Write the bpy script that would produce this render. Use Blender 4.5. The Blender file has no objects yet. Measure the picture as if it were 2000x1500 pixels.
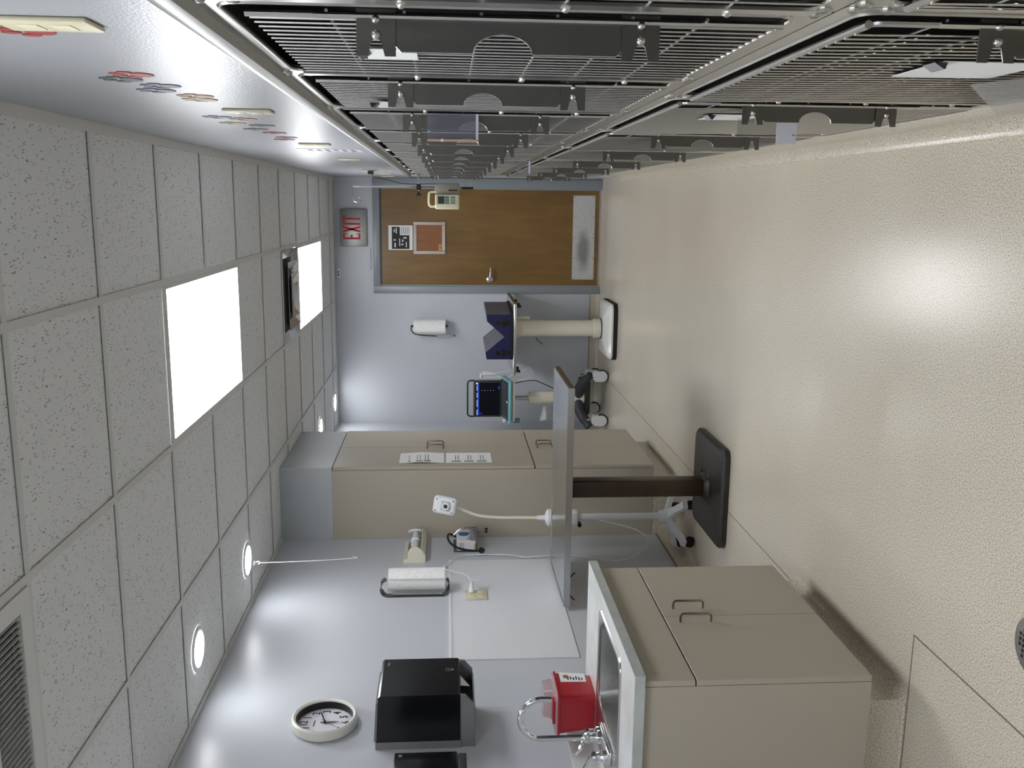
import bpy, bmesh, math, random
from mathutils import Vector, Matrix
random.seed(7)
S = bpy.context.scene
COL = S.collection
R = math.radians

# ------------------------------------------------------------------ camera
HC = 1.4415
YAW, PITCH, ROLL = 0.1936, 0.0709, 0.0028
fwd = Vector((-math.sin(YAW) * math.cos(PITCH), math.cos(YAW) * math.cos(PITCH), -math.sin(PITCH)))
rgt = Vector((math.cos(YAW), math.sin(YAW), 0))
upv = rgt.cross(fwd)
r2 = math.cos(ROLL) * rgt - math.sin(ROLL) * upv
u2 = math.sin(ROLL) * rgt + math.cos(ROLL) * upv
cam = bpy.data.cameras.new('camera')
cam.sensor_fit = 'HORIZONTAL'; cam.sensor_width = 36; cam.lens = 36 * 1807.65 / 2000
cam.clip_start = 0.02
co = bpy.data.objects.new('camera', cam); COL.objects.link(co)
ax, ay, az = -u2, r2, -fwd            # the phone was held sideways: picture left is up
co.matrix_world = Matrix(((ax.x, ay.x, az.x, 0), (ax.y, ay.y, az.y, 0), (ax.z, ay.z, az.z, HC), (0, 0, 0, 1)))
S.camera = co

# ------------------------------------------------------------------ light level
PANEL_W = 6.0
SPOT_W = 21.0
wd = bpy.data.worlds.new('world'); S.world = wd; wd.use_nodes = True
wd.node_tree.nodes['Background'].inputs[0].default_value = (.8, .85, .9, 1)
wd.node_tree.nodes['Background'].inputs[1].default_value = 0.05
vs = S.view_settings
vs.view_transform = 'Standard'; vs.look = 'None'; vs.gamma = 1; vs.use_curve_mapping = False
vs.exposure = 1.0

# ------------------------------------------------------------------ materials
def lin(c):
    return tuple((x / 255 / 12.92 if x / 255 <= .04045 else ((x / 255 + .055) / 1.055) ** 2.4) for x in c) + (1,)
MATS = {}
def mat(name, rgb=(200, 200, 200), rough=.5, metal=0., **k):
    m = bpy.data.materials.new(name); m.use_nodes = True; MATS[name] = m
    b = m.node_tree.nodes['Principled BSDF']
    b.inputs['Base Color'].default_value = lin(rgb); b.inputs['Roughness'].default_value = rough
    b.inputs['Metallic'].default_value = metal
    for kk, v in k.items():
        b.inputs[kk.replace('_', ' ')].default_value = v
    return m
def nd(m, t, **k):
    n = m.node_tree.nodes.new(t)
    for a, v in k.items():
        if a in n.bl_rna.properties.keys(): setattr(n, a, v)
        else: n.inputs[a.replace('_', ' ')].default_value = v
    return n
def lk(m, a, b): m.node_tree.links.new(a, b)
def bsdf(m): return m.node_tree.nodes['Principled BSDF']
def coords(m, scale=(1, 1, 1), out='Object'):
    tc = nd(m, 'ShaderNodeTexCoord'); mp = nd(m, 'ShaderNodeMapping'); mp.inputs['Scale'].default_value = scale
    lk(m, tc.outputs[out], mp.inputs[0]); return mp.outputs[0]
def ramp(m, fac, stops):
    r = nd(m, 'ShaderNodeValToRGB'); e = r.color_ramp.elements
    while len(e) < len(stops): e.new(.5)
    for i, (p, c) in enumerate(stops): e[i].position = p; e[i].color = lin(c)
    lk(m, fac, r.inputs[0]); return r.outputs[0]
def noise(m, vec, scale, detail=4, rough=.55, out='Fac'):
    n = nd(m, 'ShaderNodeTexNoise'); n.inputs['Scale'].default_value = scale
    n.inputs['Detail'].default_value = detail; n.inputs['Roughness'].default_value = rough
    lk(m, vec, n.inputs['Vector']); return n.outputs[out]
def bump(m, h, strength=.2, dist=.002):
    b = nd(m, 'ShaderNodeBump'); b.inputs['Strength'].default_value = strength; b.inputs['Distance'].default_value = dist
    lk(m, h, b.inputs['Height']); lk(m, b.outputs[0], bsdf(m).inputs['Normal'])
def mottled(name, a, b, scale, rough, metal=0, stretch=(1, 1, 1), bs=0, bd=.001, detail=4, lo=.35, hi=.65, **k):
    m = mat(name, a, rough, metal, **k); v = coords(m, stretch); n = noise(m, v, scale, detail)
    lk(m, ramp(m, n, [(lo, a), (hi, b)]), bsdf(m).inputs['Base Color'])
    if bs: bump(m, n, bs, bd)
    return m

def paint(name, rgb, rough, bs=.12):
    m = mat(name, rgb, rough); v = coords(m)
    n = noise(m, v, 190, 3); bump(m, n, bs, .0014)
    big = noise(m, v, 1.3, 2)
    c = tuple(max(0, x - 3) for x in rgb)
    lk(m, ramp(m, big, [(.35, c), (.65, rgb)]), bsdf(m).inputs['Base Color'])
    return m
WALL = paint('wall_paint', (199, 203, 210), .34)
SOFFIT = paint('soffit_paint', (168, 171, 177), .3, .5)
BULK = paint('bulkhead_paint', (182, 187, 190), .4)

m = mat('ceiling_tile', (188, 188, 184), .9); v = coords(m, (1, 1, 1))
w = noise(m, v, 22, 3, .6, 'Color')
mx = nd(m, 'ShaderNodeVectorMath', operation='MULTIPLY_ADD'); mx.inputs[1].default_value = (.03, .03, 0); lk(m, w, mx.inputs[0]); lk(m, v, mx.inputs[2])
mp2 = nd(m, 'ShaderNodeMapping'); mp2.inputs['Scale'].default_value = (165, 38, 40); lk(m, mx.outputs[0], mp2.inputs[0])
vo = nd(m, 'ShaderNodeTexVoronoi'); vo.inputs['Scale'].default_value = 1.0; lk(m, mp2.outputs[0], vo.inputs['Vector'])
n2 = noise(m, v, 30, 3)
dd = nd(m, 'ShaderNodeMath', operation='MULTIPLY_ADD'); dd.inputs[1].default_value = .55; lk(m, n2, dd.inputs[0]); lk(m, vo.outputs['Distance'], dd.inputs[2])
hole = ramp(m, dd.outputs[0], [(.41, (0, 0, 0)), (.51, (255, 255, 255))])
fine = noise(m, v, 420, 2)
mixc = nd(m, 'ShaderNodeMix', data_type='RGBA'); mixc.inputs['A'].default_value = lin((142, 141, 137))
lk(m, hole, mixc.inputs['Factor']); lk(m, ramp(m, fine, [(.3, (222, 223, 224)), (.7, (236, 237, 238))]), mixc.inputs['B'])
lk(m, mixc.outputs['Result'], bsdf(m).inputs['Base Color']); bump(m, hole, .5, .002)
TILE = m
TEE = mat('tee_white', (214, 214, 211), .45)

m = mat('floor_vinyl', (200, 192, 175), .3); v = coords(m)
s1 = noise(m, v, 240, 2, .6); s2 = noise(m, v, 1.6, 3); s3 = noise(m, v, 90, 3)
c1 = ramp(m, s1, [(.34, (138, 132, 116)), (.45, (208, 200, 184)), (.57, (217, 209, 194)), (.68, (248, 243, 231))])
mc = nd(m, 'ShaderNodeMix', data_type='RGBA', blend_type='MULTIPLY'); mc.inputs['Factor'].default_value = 1
lk(m, c1, mc.inputs['A']); lk(m, ramp(m, s2, [(.3, (248, 247, 244)), (.7, (255, 255, 253))]), mc.inputs['B'])
lk(m, mc.outputs['Result'], bsdf(m).inputs['Base Color'])
rr = nd(m, 'ShaderNodeMapRange'); rr.inputs['To Min'].default_value = .2; rr.inputs['To Max'].default_value = .27
lk(m, s2, rr.inputs['Value']); lk(m, rr.outputs[0], bsdf(m).inputs['Roughness']); bump(m, s3, .07, .001)
FLOOR = m
SEAM = mat('seam_weld', (120, 110, 92), .6)
GAPM = mat('dark_gap', (28, 27, 26), .8)

TAUPE = mottled('taupe_laminate', (173, 165, 150), (177, 169, 154), 180, .42, bs=.03, bd=.0005)
TAUPE_E = mat('taupe_edge', (176, 167, 155), .4)
COUNTER = mottled('counter_laminate', (203, 206, 204), (222, 224, 223), 9, .3, detail=6)
COUNTER_E = mottled('counter_edge', (172, 178, 176), (186, 191, 188), 14, .45, detail=6)
def steel(name, rgb, rough, stretch, bs=.04):
    m = mat(name, rgb, rough, 1.0); v = coords(m, stretch); n = noise(m, v, 60, 3)
    a = nd(m, 'ShaderNodeMapRange'); a.inputs['To Min'].default_value = rough * .8; a.inputs['To Max'].default_value = rough * 1.25
    lk(m, n, a.inputs['Value']); lk(m, a.outputs[0], bsdf(m).inputs['Roughness']); bump(m, n, bs, .0004); return m
STEEL = steel('cage_steel', (190, 189, 185), .3, (1, 1, 1), .006)
TRIMST = mat('trim_steel', (176, 176, 174), .42, .9)
PLATE = steel('latch_steel', (122, 120, 115), .32, (14, 1, 1), .02)
ROD = mat('rod_steel', (205, 203, 198), .3, 1.0)
BOX_SHADED = steel('cage_steel_shaded', (78, 76, 73), .5, (1, 1, 10))  # same steel as the fronts, interior shade painted in as a darker colour
TABLE_ST = steel('table_steel', (200, 201, 202), .2, (1, 18, 1), .03)
SINK_ST = steel('sink_steel', (200, 200, 198), .24, (1, 10, 1))
CHROME = mat('chrome', (225, 226, 228), .07, 1.0)
NICKEL = mat('nickel_pull', (132, 126, 115), .25, 1.0)
ALU = mottled('brushed_aluminium', (150, 150, 149), (166, 166, 165), 40, .42, .9, (1, 1, 20))
SATIN = mat('satin_metal', (200, 200, 202), .25, 1.0)
BLACKP = mat('black_plastic', (18, 18, 20), .35)
BLACKGL = mat('dispenser_black', (14, 15, 19), .22)
GREYP = mat('grey_plastic', (120, 121, 123), .5)
DGREYP = mat('dark_grey_plastic', (52, 55, 59), .5)
WHITEP = mat('white_plastic', (228, 230, 233), .35)
CREAM = mat('cream_plastic', (224, 219, 190), .4)
CREAM2 = mat('cream_enamel', (226, 222, 202), .32)
IVORY = mat('ivory_plastic', (208, 202, 174), .45)
WENAMEL = mat('white_enamel', (226, 226, 222), .18)
RUBBER = mat('black_rubber', (16, 16, 16), .7)
PAPER = mat('paper', (232, 233, 232), .8)
TOWEL = mottled('towel_paper', (236, 236, 233), (246, 246, 244), 60, .9, bs=.1, bd=.001)
INK = mat('ink', (38, 38, 42), .7)
INK2 = mat('ink_grey', (120, 120, 124), .7)
FRAMEP = paint('frame_paint', (138, 145, 151), .35)
BRONZE = mottled('brown_enamel', (46, 31, 18), (58, 42, 28), 8, .35)
BASEBLK = mottled('dark_base_paint', (36, 33, 31), (48, 44, 42), 20, .38)
EDGEBR = mottled('brown_edge', (92, 72, 42), (112, 88, 54), 14, .5, stretch=(1, 8, 1))
NAVY = mat('navy_vinyl', (26, 30, 74), .38)
m = mat('grey_vinyl', (96, 95, 102), .42); v = coords(m, (1, 1, 1)); wv = nd(m, 'ShaderNodeTexWave', bands_direction='DIAGONAL'); wv.inputs['Scale'].default_value = 9; wv.inputs['Distortion'].default_value = 5
lk(m, v, wv.inputs['Vector']); bump(m, wv.outputs['Fac'], .6, .01); GVINYL = m
TEAL = mat('teal_plastic', (110, 168, 176), .35)
RED = mat('red_plastic', (168, 22, 38), .28, Subsurface_Weight=.15)
REDLID = mat('red_clear_lid', (226, 196, 202), .2, Transmission_Weight=.5, Alpha=.75)
EXITRED = mat('exit_red', (196, 22, 38), .5)
FRP = mat('white_wall_panel', (224, 226, 230), .42); v = coords(FRP, (1, 1, .35)); bump(FRP, noise(FRP, v, 120, 3), .55, .004)
VANE = mat('vent_white', (222, 222, 218), .5)
VANED = mat('vent_dark', (60, 60, 58), .7)

m = mat('door_wood', (120, 88, 42), .32); v = coords(m, (1, 1, .12))
g = noise(m, v, 26, 5, .6); b2 = noise(m, coords(m, (1, 1, .6)), 2.2, 3)
cm = nd(m, 'ShaderNodeMix', data_type='RGBA', blend_type='MULTIPLY'); cm.inputs['Factor'].default_value = 1
lk(m, ramp(m, g, [(.3, (122, 93, 44)), (.7, (135, 104, 51))]), cm.inputs['A']); lk(m, ramp(m, b2, [(.3, (212, 204, 190)), (.7, (255, 252, 248))]), cm.inputs['B'])
lk(m, cm.outputs['Result'], bsdf(m).inputs['Base Color']); WOOD = m
PANEW = mottled('brown_board', (128, 78, 36), (146, 92, 46), 12, .3, stretch=(8, 1, 1))
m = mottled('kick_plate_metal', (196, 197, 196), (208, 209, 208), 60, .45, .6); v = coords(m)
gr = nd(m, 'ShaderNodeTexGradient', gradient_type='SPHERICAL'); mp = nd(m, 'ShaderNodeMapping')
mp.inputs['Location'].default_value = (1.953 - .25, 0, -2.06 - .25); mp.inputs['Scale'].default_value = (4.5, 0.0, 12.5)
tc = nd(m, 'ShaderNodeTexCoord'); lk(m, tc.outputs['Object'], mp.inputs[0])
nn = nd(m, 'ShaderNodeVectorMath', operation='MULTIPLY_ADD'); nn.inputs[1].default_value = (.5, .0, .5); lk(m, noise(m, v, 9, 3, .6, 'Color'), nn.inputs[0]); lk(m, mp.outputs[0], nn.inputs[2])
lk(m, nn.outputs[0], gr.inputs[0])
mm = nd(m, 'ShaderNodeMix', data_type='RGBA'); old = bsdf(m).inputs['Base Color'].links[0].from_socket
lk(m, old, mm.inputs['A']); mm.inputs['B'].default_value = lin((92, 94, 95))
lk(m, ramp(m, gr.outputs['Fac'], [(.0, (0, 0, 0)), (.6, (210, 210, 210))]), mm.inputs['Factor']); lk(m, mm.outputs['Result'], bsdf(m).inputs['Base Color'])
KICK = m

def acrylic(name, rgb, mixf=.12):
    m = bpy.data.materials.new(name); m.use_nodes = True; t = m.node_tree; t.nodes.clear()
    o = t.nodes.new('ShaderNodeOutputMaterial'); tr = t.nodes.new('ShaderNodeBsdfTransparent'); tr.inputs[0].default_value = lin(rgb)
    gl = t.nodes.new('ShaderNodeBsdfPrincipled'); gl.inputs['Base Color'].default_value = lin((215, 218, 228)); gl.inputs['Roughness'].default_value = .12
    fr = t.nodes.new('ShaderNodeLayerWeight'); fr.inputs[0].default_value = .25
    ad = t.nodes.new('ShaderNodeMath'); ad.operation = 'MULTIPLY_ADD'; ad.inputs[1].default_value = .3; ad.inputs[2].default_value = mixf
    mx = t.nodes.new('ShaderNodeMixShader')
    t.links.new(fr.outputs['Fresnel'], ad.inputs[0]); t.links.new(ad.outputs[0], mx.inputs[0]); t.links.new(tr.outputs[0], mx.inputs[1]); t.links.new(gl.outputs[0], mx.inputs[2]); t.links.new(mx.outputs[0], o.inputs[0])
    return m
ACRYL = acrylic('clear_acrylic', (238, 239, 243), .07)
CLEARSH = acrylic('clear_sheet', (236, 235, 233), .03)
def emis(name, rgb, s, base=(240, 240, 240)):
    m = mat(name, base, .5); b = bsdf(m); b.inputs['Emission Color'].default_value = lin(rgb); b.inputs['Emission Strength'].default_value = s; return m
PANEL = emis('panel_diffuser', (250, 252, 255), PANEL_W)
SPOT = emis('spot_diffuser', (252, 253, 255), SPOT_W)
SCREEN = emis('screen_black', (4, 5, 12), .6, (3, 4, 7)); bsdf(SCREEN).inputs['Specular IOR Level'].default_value = .15
SCRBLUE = emis('screen_blue', (24, 52, 140), .8, (10, 20, 60))
SCRWHT = emis('screen_white', (190, 205, 240), .8, (150, 160, 180))

# ------------------------------------------------------------------ mesh helpers
INV = {}
class MB:
    def __init__(s): s.v = []; s.f = []; s.flat = False
    def add(s, vs, fs):
        o = len(s.v); s.v += [Vector(p) for p in vs]; s.f += [tuple(i + o for i in f) for f in fs]; return s
    def box(s, a, b):
        x0, x1 = sorted((a[0], b[0])); y0, y1 = sorted((a[1], b[1])); z0, z1 = sorted((a[2], b[2]))
        return s.add([(x0, y0, z0), (x1, y0, z0), (x1, y1, z0), (x0, y1, z0), (x0, y0, z1), (x1, y0, z1), (x1, y1, z1), (x0, y1, z1)],
                     [(0, 3, 2, 1), (4, 5, 6, 7), (0, 1, 5, 4), (1, 2, 6, 5), (2, 3, 7, 6), (3, 0, 4, 7)])
    def rbox(s, a, b, r=.005, seg=2, mtx=None):
        bm = bmesh.new(); bmesh.ops.create_cube(bm, size=1)
        c = (Vector(a) + Vector(b)) / 2; d = [abs(b[i] - a[i]) for i in range(3)]
        for vv in bm.verts: vv.co = Vector((vv.co.x * d[0], vv.co.y * d[1], vv.co.z * d[2])) + c
        bmesh.ops.bevel(bm, geom=bm.edges[:], offset=min(r, min(d) * .49), segments=seg, affect='EDGES', profile=.5)
        bm.verts.index_update()
        vs = [vv.co.copy() for vv in bm.verts]; fs = [[q.index for q in f.verts] for f in bm.faces]; bm.free()
        if mtx: vs = [mtx @ q for q in vs]
        return s.add(vs, fs)
    def obox(s, c, d, mtx):
        o = len(s.v); s.box((-d[0] / 2, -d[1] / 2, -d[2] / 2), (d[0] / 2, d[1] / 2, d[2] / 2))
        for i in range(o, len(s.v)): s.v[i] = mtx @ s.v[i] + Vector(c)
        return s
    def cyl(s, p, q, r0, r1=None, n=16, caps=True):
        r1 = r0 if r1 is None else r1; p = Vector(p); q = Vector(q); d = (q - p).normalized()
        a = d.orthogonal().normalized(); b = d.cross(a)
        vs = [p + (a * math.cos(2 * math.pi * i / n) + b * math.sin(2 * math.pi * i / n)) * r0 for i in range(n)] + \
             [q + (a * math.cos(2 * math.pi * i / n) + b * math.sin(2 * math.pi * i / n)) * r1 for i in range(n)]
        fs = [(i, (i + 1) % n, n + (i + 1) % n, n + i) for i in range(n)]
        if caps: fs += [tuple(range(n - 1, -1, -1)), tuple(range(n, 2 * n))]
        return s.add(vs, fs)
    def tube(s, pts, r, n=8, closed=False):
        P = [Vector(p) for p in pts]; N = len(P); rs = r if isinstance(r, (list, tuple)) else [r] * N
        T = []
        for i in range(N):
            a = P[(i - 1) % N] if (i > 0 or closed) else P[i]; b = P[(i + 1) % N] if (i < N - 1 or closed) else P[i]
            T.append((b - a).normalized())
        a = T[0].orthogonal().normalized(); vs = []
        for i in range(N):
            a = (a - T[i] * a.dot(T[i])).normalized(); b = T[i].cross(a)
            vs += [P[i] + (a * math.cos(2 * math.pi * k / n) + b * math.sin(2 * math.pi * k / n)) * rs[i] for k in range(n)]
        fs = []
        for i in range(N if closed else N - 1):
            j = (i + 1) % N
            fs += [(i * n + k, i * n + (k + 1) % n, j * n + (k + 1) % n, j * n + k) for k in range(n)]
        if not closed: fs += [tuple(range(n - 1, -1, -1)), tuple((N - 1) * n + k for k in range(n))]
        return s.add(vs, fs)
    def prism(s, poly, ext):
        P = [Vector(p) for p in poly]; e = Vector(ext); n = len(P)
        return s.add(P + [p + e for p in P], [tuple(range(n - 1, -1, -1)), tuple(range(n, 2 * n))] + [(i, (i + 1) % n, n + (i + 1) % n, n + i) for i in range(n)])
    def ring(s, outer, inner, ext):
        n = len(outer); e = Vector(ext); O = [Vector(p) for p in outer]; I = [Vector(p) for p in inner]
        vs = O + I + [p + e for p in O] + [p + e for p in I]; fs = []
        for i in range(n):
            j = (i + 1) % n
            fs += [(i, j, n + j, n + i), (2 * n + i, 3 * n + i, 3 * n + j, 2 * n + j), (i, 2 * n + i, 2 * n + j, j), (n + i, n + j, 3 * n + j, 3 * n + i)]
        return s.add(vs, fs)
    def lathe(s, prof, o=(0, 0, 0), axis=(0, 0, 1), n=24, caps=True):
        d = Vector(axis).normalized(); a = d.orthogonal().normalized(); b = d.cross(a); o = Vector(o); vs = []; fs = []
        for (r, h) in prof:
            vs += [o + d * h + (a * math.cos(2 * math.pi * i / n) + b * math.sin(2 * math.pi * i / n)) * r for i in range(n)]
        for k in range(len(prof) - 1):
            fs += [(k * n + i, k * n + (i + 1) % n, (k + 1) * n + (i + 1) % n, (k + 1) * n + i) for i in range(n)]
        if caps: fs += [tuple(range(n - 1, -1, -1)), tuple((len(prof) - 1) * n + i for i in range(n))]
        return s.add(vs, fs)
    def dome(s, c, axis, r, h=None, n=12):
        h = r * .6 if h is None else h
        return s.lathe([(r, 0), (r * .96, h * .4), (r * .75, h * .75), (r * .35, h * .97), (r * .02, h)], c, axis, n)
    def build(s, name, m, parent=None, kind=None, local=False):
        me = bpy.data.meshes.new(name)
        iv = INV.get(parent.name) if (parent is not None and not local) else None
        vs = [iv @ p for p in s.v] if iv else s.v
        me.from_pydata([tuple(p) for p in vs], [], s.f)
        bm = bmesh.new(); bm.from_mesh(me); bmesh.ops.recalc_face_normals(bm, faces=bm.faces[:]); bm.to_mesh(me); bm.free()
        for p in me.polygons: p.use_smooth = True
        me.set_sharp_from_angle(angle=R(32))
        me.materials.append(m)
        o = bpy.data.objects.new(name, me); COL.objects.link(o)
        if parent is not None:
            o.parent = parent
            if parent.name in INV: INV[o.name] = INV[parent.name]
        if kind: o['kind'] = kind
        return o
def thing(name, label, cat, loc=(0, 0, 0), rz=0, group=None):
    o = bpy.data.objects.new(name, None); COL.objects.link(o); o.empty_display_size = .1
    o.location = loc; o.rotation_euler = (0, 0, rz); o['label'] = label; o['category'] = cat
    if group: o['group'] = group
    INV[o.name] = (Matrix.Translation(Vector(loc)) @ Matrix.Rotation(rz, 4, 'Z')).inverted()
    return o
def tag(o, label, cat, group=None):
    o['label'] = label; o['category'] = cat
    if group: o['group'] = group
    return o
def struct(o): o['kind'] = 'structure'; return o
def copy_part(o, parent, off):
    c = o.copy(); COL.objects.link(c); c.parent = parent; c.location = Vector(o.location) + Vector(off); return c
def rrect(a0, a1, b0, b1, r, seg=6):
    pts = []
    for (ca, cb, t0) in ((a1 - r, b1 - r, 0), (a0 + r, b1 - r, 90), (a0 + r, b0 + r, 180), (a1 - r, b0 + r, 270)):
        for i in range(seg + 1):
            t = R(t0 + 90 * i / seg); pts.append((ca + r * math.cos(t), cb + r * math.sin(t)))
    return pts
def smooth(pts, k=6):
    P = [Vector(p) for p in pts]; out = []
    for i in range(len(P) - 1):
        p0 = P[max(i - 1, 0)]; p1 = P[i]; p2 = P[i + 1]; p3 = P[min(i + 2, len(P) - 1)]
        for t in range(k):
            t = t / k
            out.append(.5 * ((2 * p1) + (-p0 + p2) * t + (2 * p0 - 5 * p1 + 4 * p2 - p3) * t * t + (-p0 + 3 * p1 - 3 * p2 + p3) * t ** 3))
    out.append(P[-1]); return out
def text(name, s, size, mtx, m, parent, depth=.0006, align='CENTER', sx=1.0, bold=0):
    c = bpy.data.curves.new(name, 'FONT'); c.body = s; c.size = size; c.extrude = depth; c.align_x = align; c.align_y = 'CENTER'; c.offset = bold; c.resolution_u = 3
    o = bpy.data.objects.new(name + '_tmp', c); COL.objects.link(o)
    bpy.context.view_layer.update()
    me = bpy.data.meshes.new_from_object(o.evaluated_get(bpy.context.evaluated_depsgraph_get()))
    COL.objects.unlink(o); bpy.data.objects.remove(o)
    M = mtx @ Matrix.Diagonal((sx, 1, 1, 1))
    if parent.name in INV: M = INV[parent.name] @ M
    me.transform(M); me.materials.clear(); me.materials.append(m); me.name = name
    t = bpy.data.objects.new(name, me); COL.objects.link(t); t.parent = parent
    if parent.name in INV: INV[t.name] = INV[parent.name]
    return t
def frame(o, x, y):                       # matrix from origin, text-right and text-up directions
    x = Vector(x).normalized(); y = Vector(y).normalized(); z = x.cross(y); o = Vector(o)
    return Matrix(((x.x, y.x, z.x, o.x), (x.y, y.y, z.y, o.y), (x.z, y.z, z.z, o.z), (0, 0, 0, 1)))
LEFTW = lambda y, z, x: frame((x, y, z), (0, -1, 0), (0, 0, 1)) @ Matrix.Rotation(0, 4, 'Z')   # text on a face looking towards +X ... reading direction set below
def on_px(x, y, z): return frame((x, y, z), (0, 1, 0), (0, 0, 1))     # face with normal +X
def on_ny(x, y, z): return frame((x, y, z), (1, 0, 0), (0, 0, 1))     # face with normal -Y

# ------------------------------------------------------------------ room
XL, XR, XF, D, YB, H, T = -2.0593, .2158, .222, 8.6516, -2.6, 2.4526, .6096
XA, Y0 = -.2946, 1.5779
floor = struct(MB().box((XL - .1, YB - .1, -.1), (1.0, D + .1, 0)).build('floor', FLOOR))
for i, (a, b) in enumerate((((-1.545, 3.42), (-1.541, 8.6)), ((-1.301, -2.5), (-1.296, 2.568)), ((-2.0, 2.563), (-1.297, 2.568)))):
    MB().box((*a, -.001), (*b, .0007)).build('floor_seam', SEAM, floor)
struct(MB().box((XL - .1, YB, 0), (XL, D, H + .1)).build('wall_left', WALL))
struct(MB().box((XL - .1, D, 0), (1.0, D + .1, H + .1)).build('wall_far', WALL))
struct(MB().box((XL - .1, YB - .1, 0), (1.0, YB, H + .1)).build('wall_behind', WALL))
wr = struct(MB().box((XR, YB, 1.765), (XR + .1, D, H + .1)).build('wall_right', SOFFIT))
MB().box((XF, 7.79, 0), (XF + .1, D, 1.765)).build('lower_end', WALL, wr)
MB().box((XF, YB, 0), (XF + .1, .17, 1.765)).build('lower_near', WALL, wr)
MB().box((.95, YB, 0), (1.0, D, 1.765)).build('recess_back', WALL, wr)
MB().box((XR + .1, YB, 1.80), (1.0, D, 1.83)).build('recess_top', WALL, wr)
# valance channel along the top of the cages
tr = MB(); prof = [(.232, 1.722), (.216, 1.722), (.206, 1.730), (.203, 1.742), (.206, 1.756), (.2155, 1.768), (.232, 1.768)]
tr.prism([(x, .17, z) for x, z in prof], (0, 7.62, 0)); struct(tr.build('trim_1', TRIMST))
# curb under the cages, floor covering coved up it
cb = [(.95, 0), (.95, .235), (.226, .235), (.226, .06)] + [(.226 - .045 + .045 * math.cos(R(-a)), .047 + .045 * math.sin(R(-a))) for a in range(0, 91, 15)] + [(.18, 0)]
struct(MB().prism([(x, .17, z) for x, z in cb], (0, 7.62, 0)).build('baseboard_right', FLOOR))
def cove(name, o, dr, ln, h=.1, t=.006, r=.035):
    # profile in plane spanned by dr (out of the wall) and z, extruded along ln
    o = Vector(o); dr = Vector(dr)
    pr = [(0, 0), (0, h), (t, h), (t, r)] + [(t + r - r * math.cos(R(a)), r - r * math.sin(R(a)) + .0008) for a in range(15, 91, 15)] + [(t + r, 0)]
    return struct(MB().prism([o + dr * a + Vector((0, 0, b)) for a, b in pr], ln).build(name, FLOOR))
cove('baseboard_left', (XL, 3.40, 0), (1, 0, 0), (0, 2.116, 0), .11)
cove('baseboard_near', (XL, YB, 0), (1, 0, 0), (0, 5.15, 0), .11)
cove('baseboard_end', (XL, 6.44, 0), (1, 0, 0), (0, D - 6.44, 0), .11)
cove('baseboard_far', (-.835, D, 0), (0, -1, 0), (XL + .835, 0, 0), .085)
for a, b in (((XL, 3.40, .11), (XL + .009, 5.516, .114)), ((XL, YB, .11), (XL + .009, 2.53, .114))):
    struct(MB().box(a, b).build('trim_2', SEAM))
struct(MB().box((XL, D - .009, .085), (-.832, D, .089)).build('trim_3', SEAM))

# ceiling: plenum slab, tiles and tees
ceil = struct(MB().box((XL - .1, YB, H + .03), (XR + .1, D, H + .1)).build('ceiling', TEE))
xs = [XL, XA - 2 * T, XA - T, XA, XR]
rows = list(range(-7, 12))
ys = [Y0 + T * i for i in rows]
LIGHTS = {(2, i) for i in (3, 4, 8, 9, -2, -1, -7, -6)}; VENTS = {(1, 0)}; DIFF = {(2, 7)}
mesh_cache = {}
for ci in range(4):
    for ri, i in enumerate(rows):
        if (ci, i) in LIGHTS | VENTS | DIFF: continue
        x0, x1 = xs[ci] + .004, xs[ci + 1] - .004; y0, y1 = ys[ri] + .004, (ys[ri + 1] - .004 if ri + 1 < len(ys) else D - .004)
        if y1 < YB + .3: continue
        y0 = max(y0, YB)
        key = (round(x1 - x0, 3), round(y1 - y0, 3))
        if key not in mesh_cache:
            o = MB().rbox((x0, y0, H + .006), (x1, y1, H + .02), .003, 1).build('ceiling_tile', TILE, ceil); me = o.data
            c = Vector(((x0 + x1) / 2, (y0 + y1) / 2, 0)); me.transform(Matrix.Translation(-c)); o.location = c; mesh_cache[key] = me
        else:
            o = bpy.data.objects.new('ceiling_tile', mesh_cache[key]); COL.objects.link(o); o.parent = ceil; o.location = ((x0 + x1) / 2, (y0 + y1) / 2, 0)
            if key[0] == key[1]: o.rotation_euler = (0, 0, math.pi * random.choice((0, 1)))
for x in xs[1:4]: MB().box((x - .012, YB, H), (x + .012, D, H + .003)).build('main_tee', TEE, ceil)
for i, y in zip(rows, ys):
    for ci in range(4):
        if (ci, i) in LIGHTS and (ci, i - 1) in LIGHTS: continue
        if y < YB: continue
        MB().box((xs[ci] + .012, y - .012, H + .0004), (xs[ci + 1] - .012, y + .012, H + .003)).build('cross_tee', TEE, ceil)
MB().box((XL, YB, H - .001), (XL + .022, D, H + .003)).build('wall_angle', TEE, ceil)
MB().box((XR - .03, YB, H - .001), (XR, D, H + .003)).build('wall_angle', TEE, ceil)
MB().box((XL + .022, D - .022, H - .001), (XR - .03, D, H + .003)).build('wall_angle', TEE, ceil)

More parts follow.
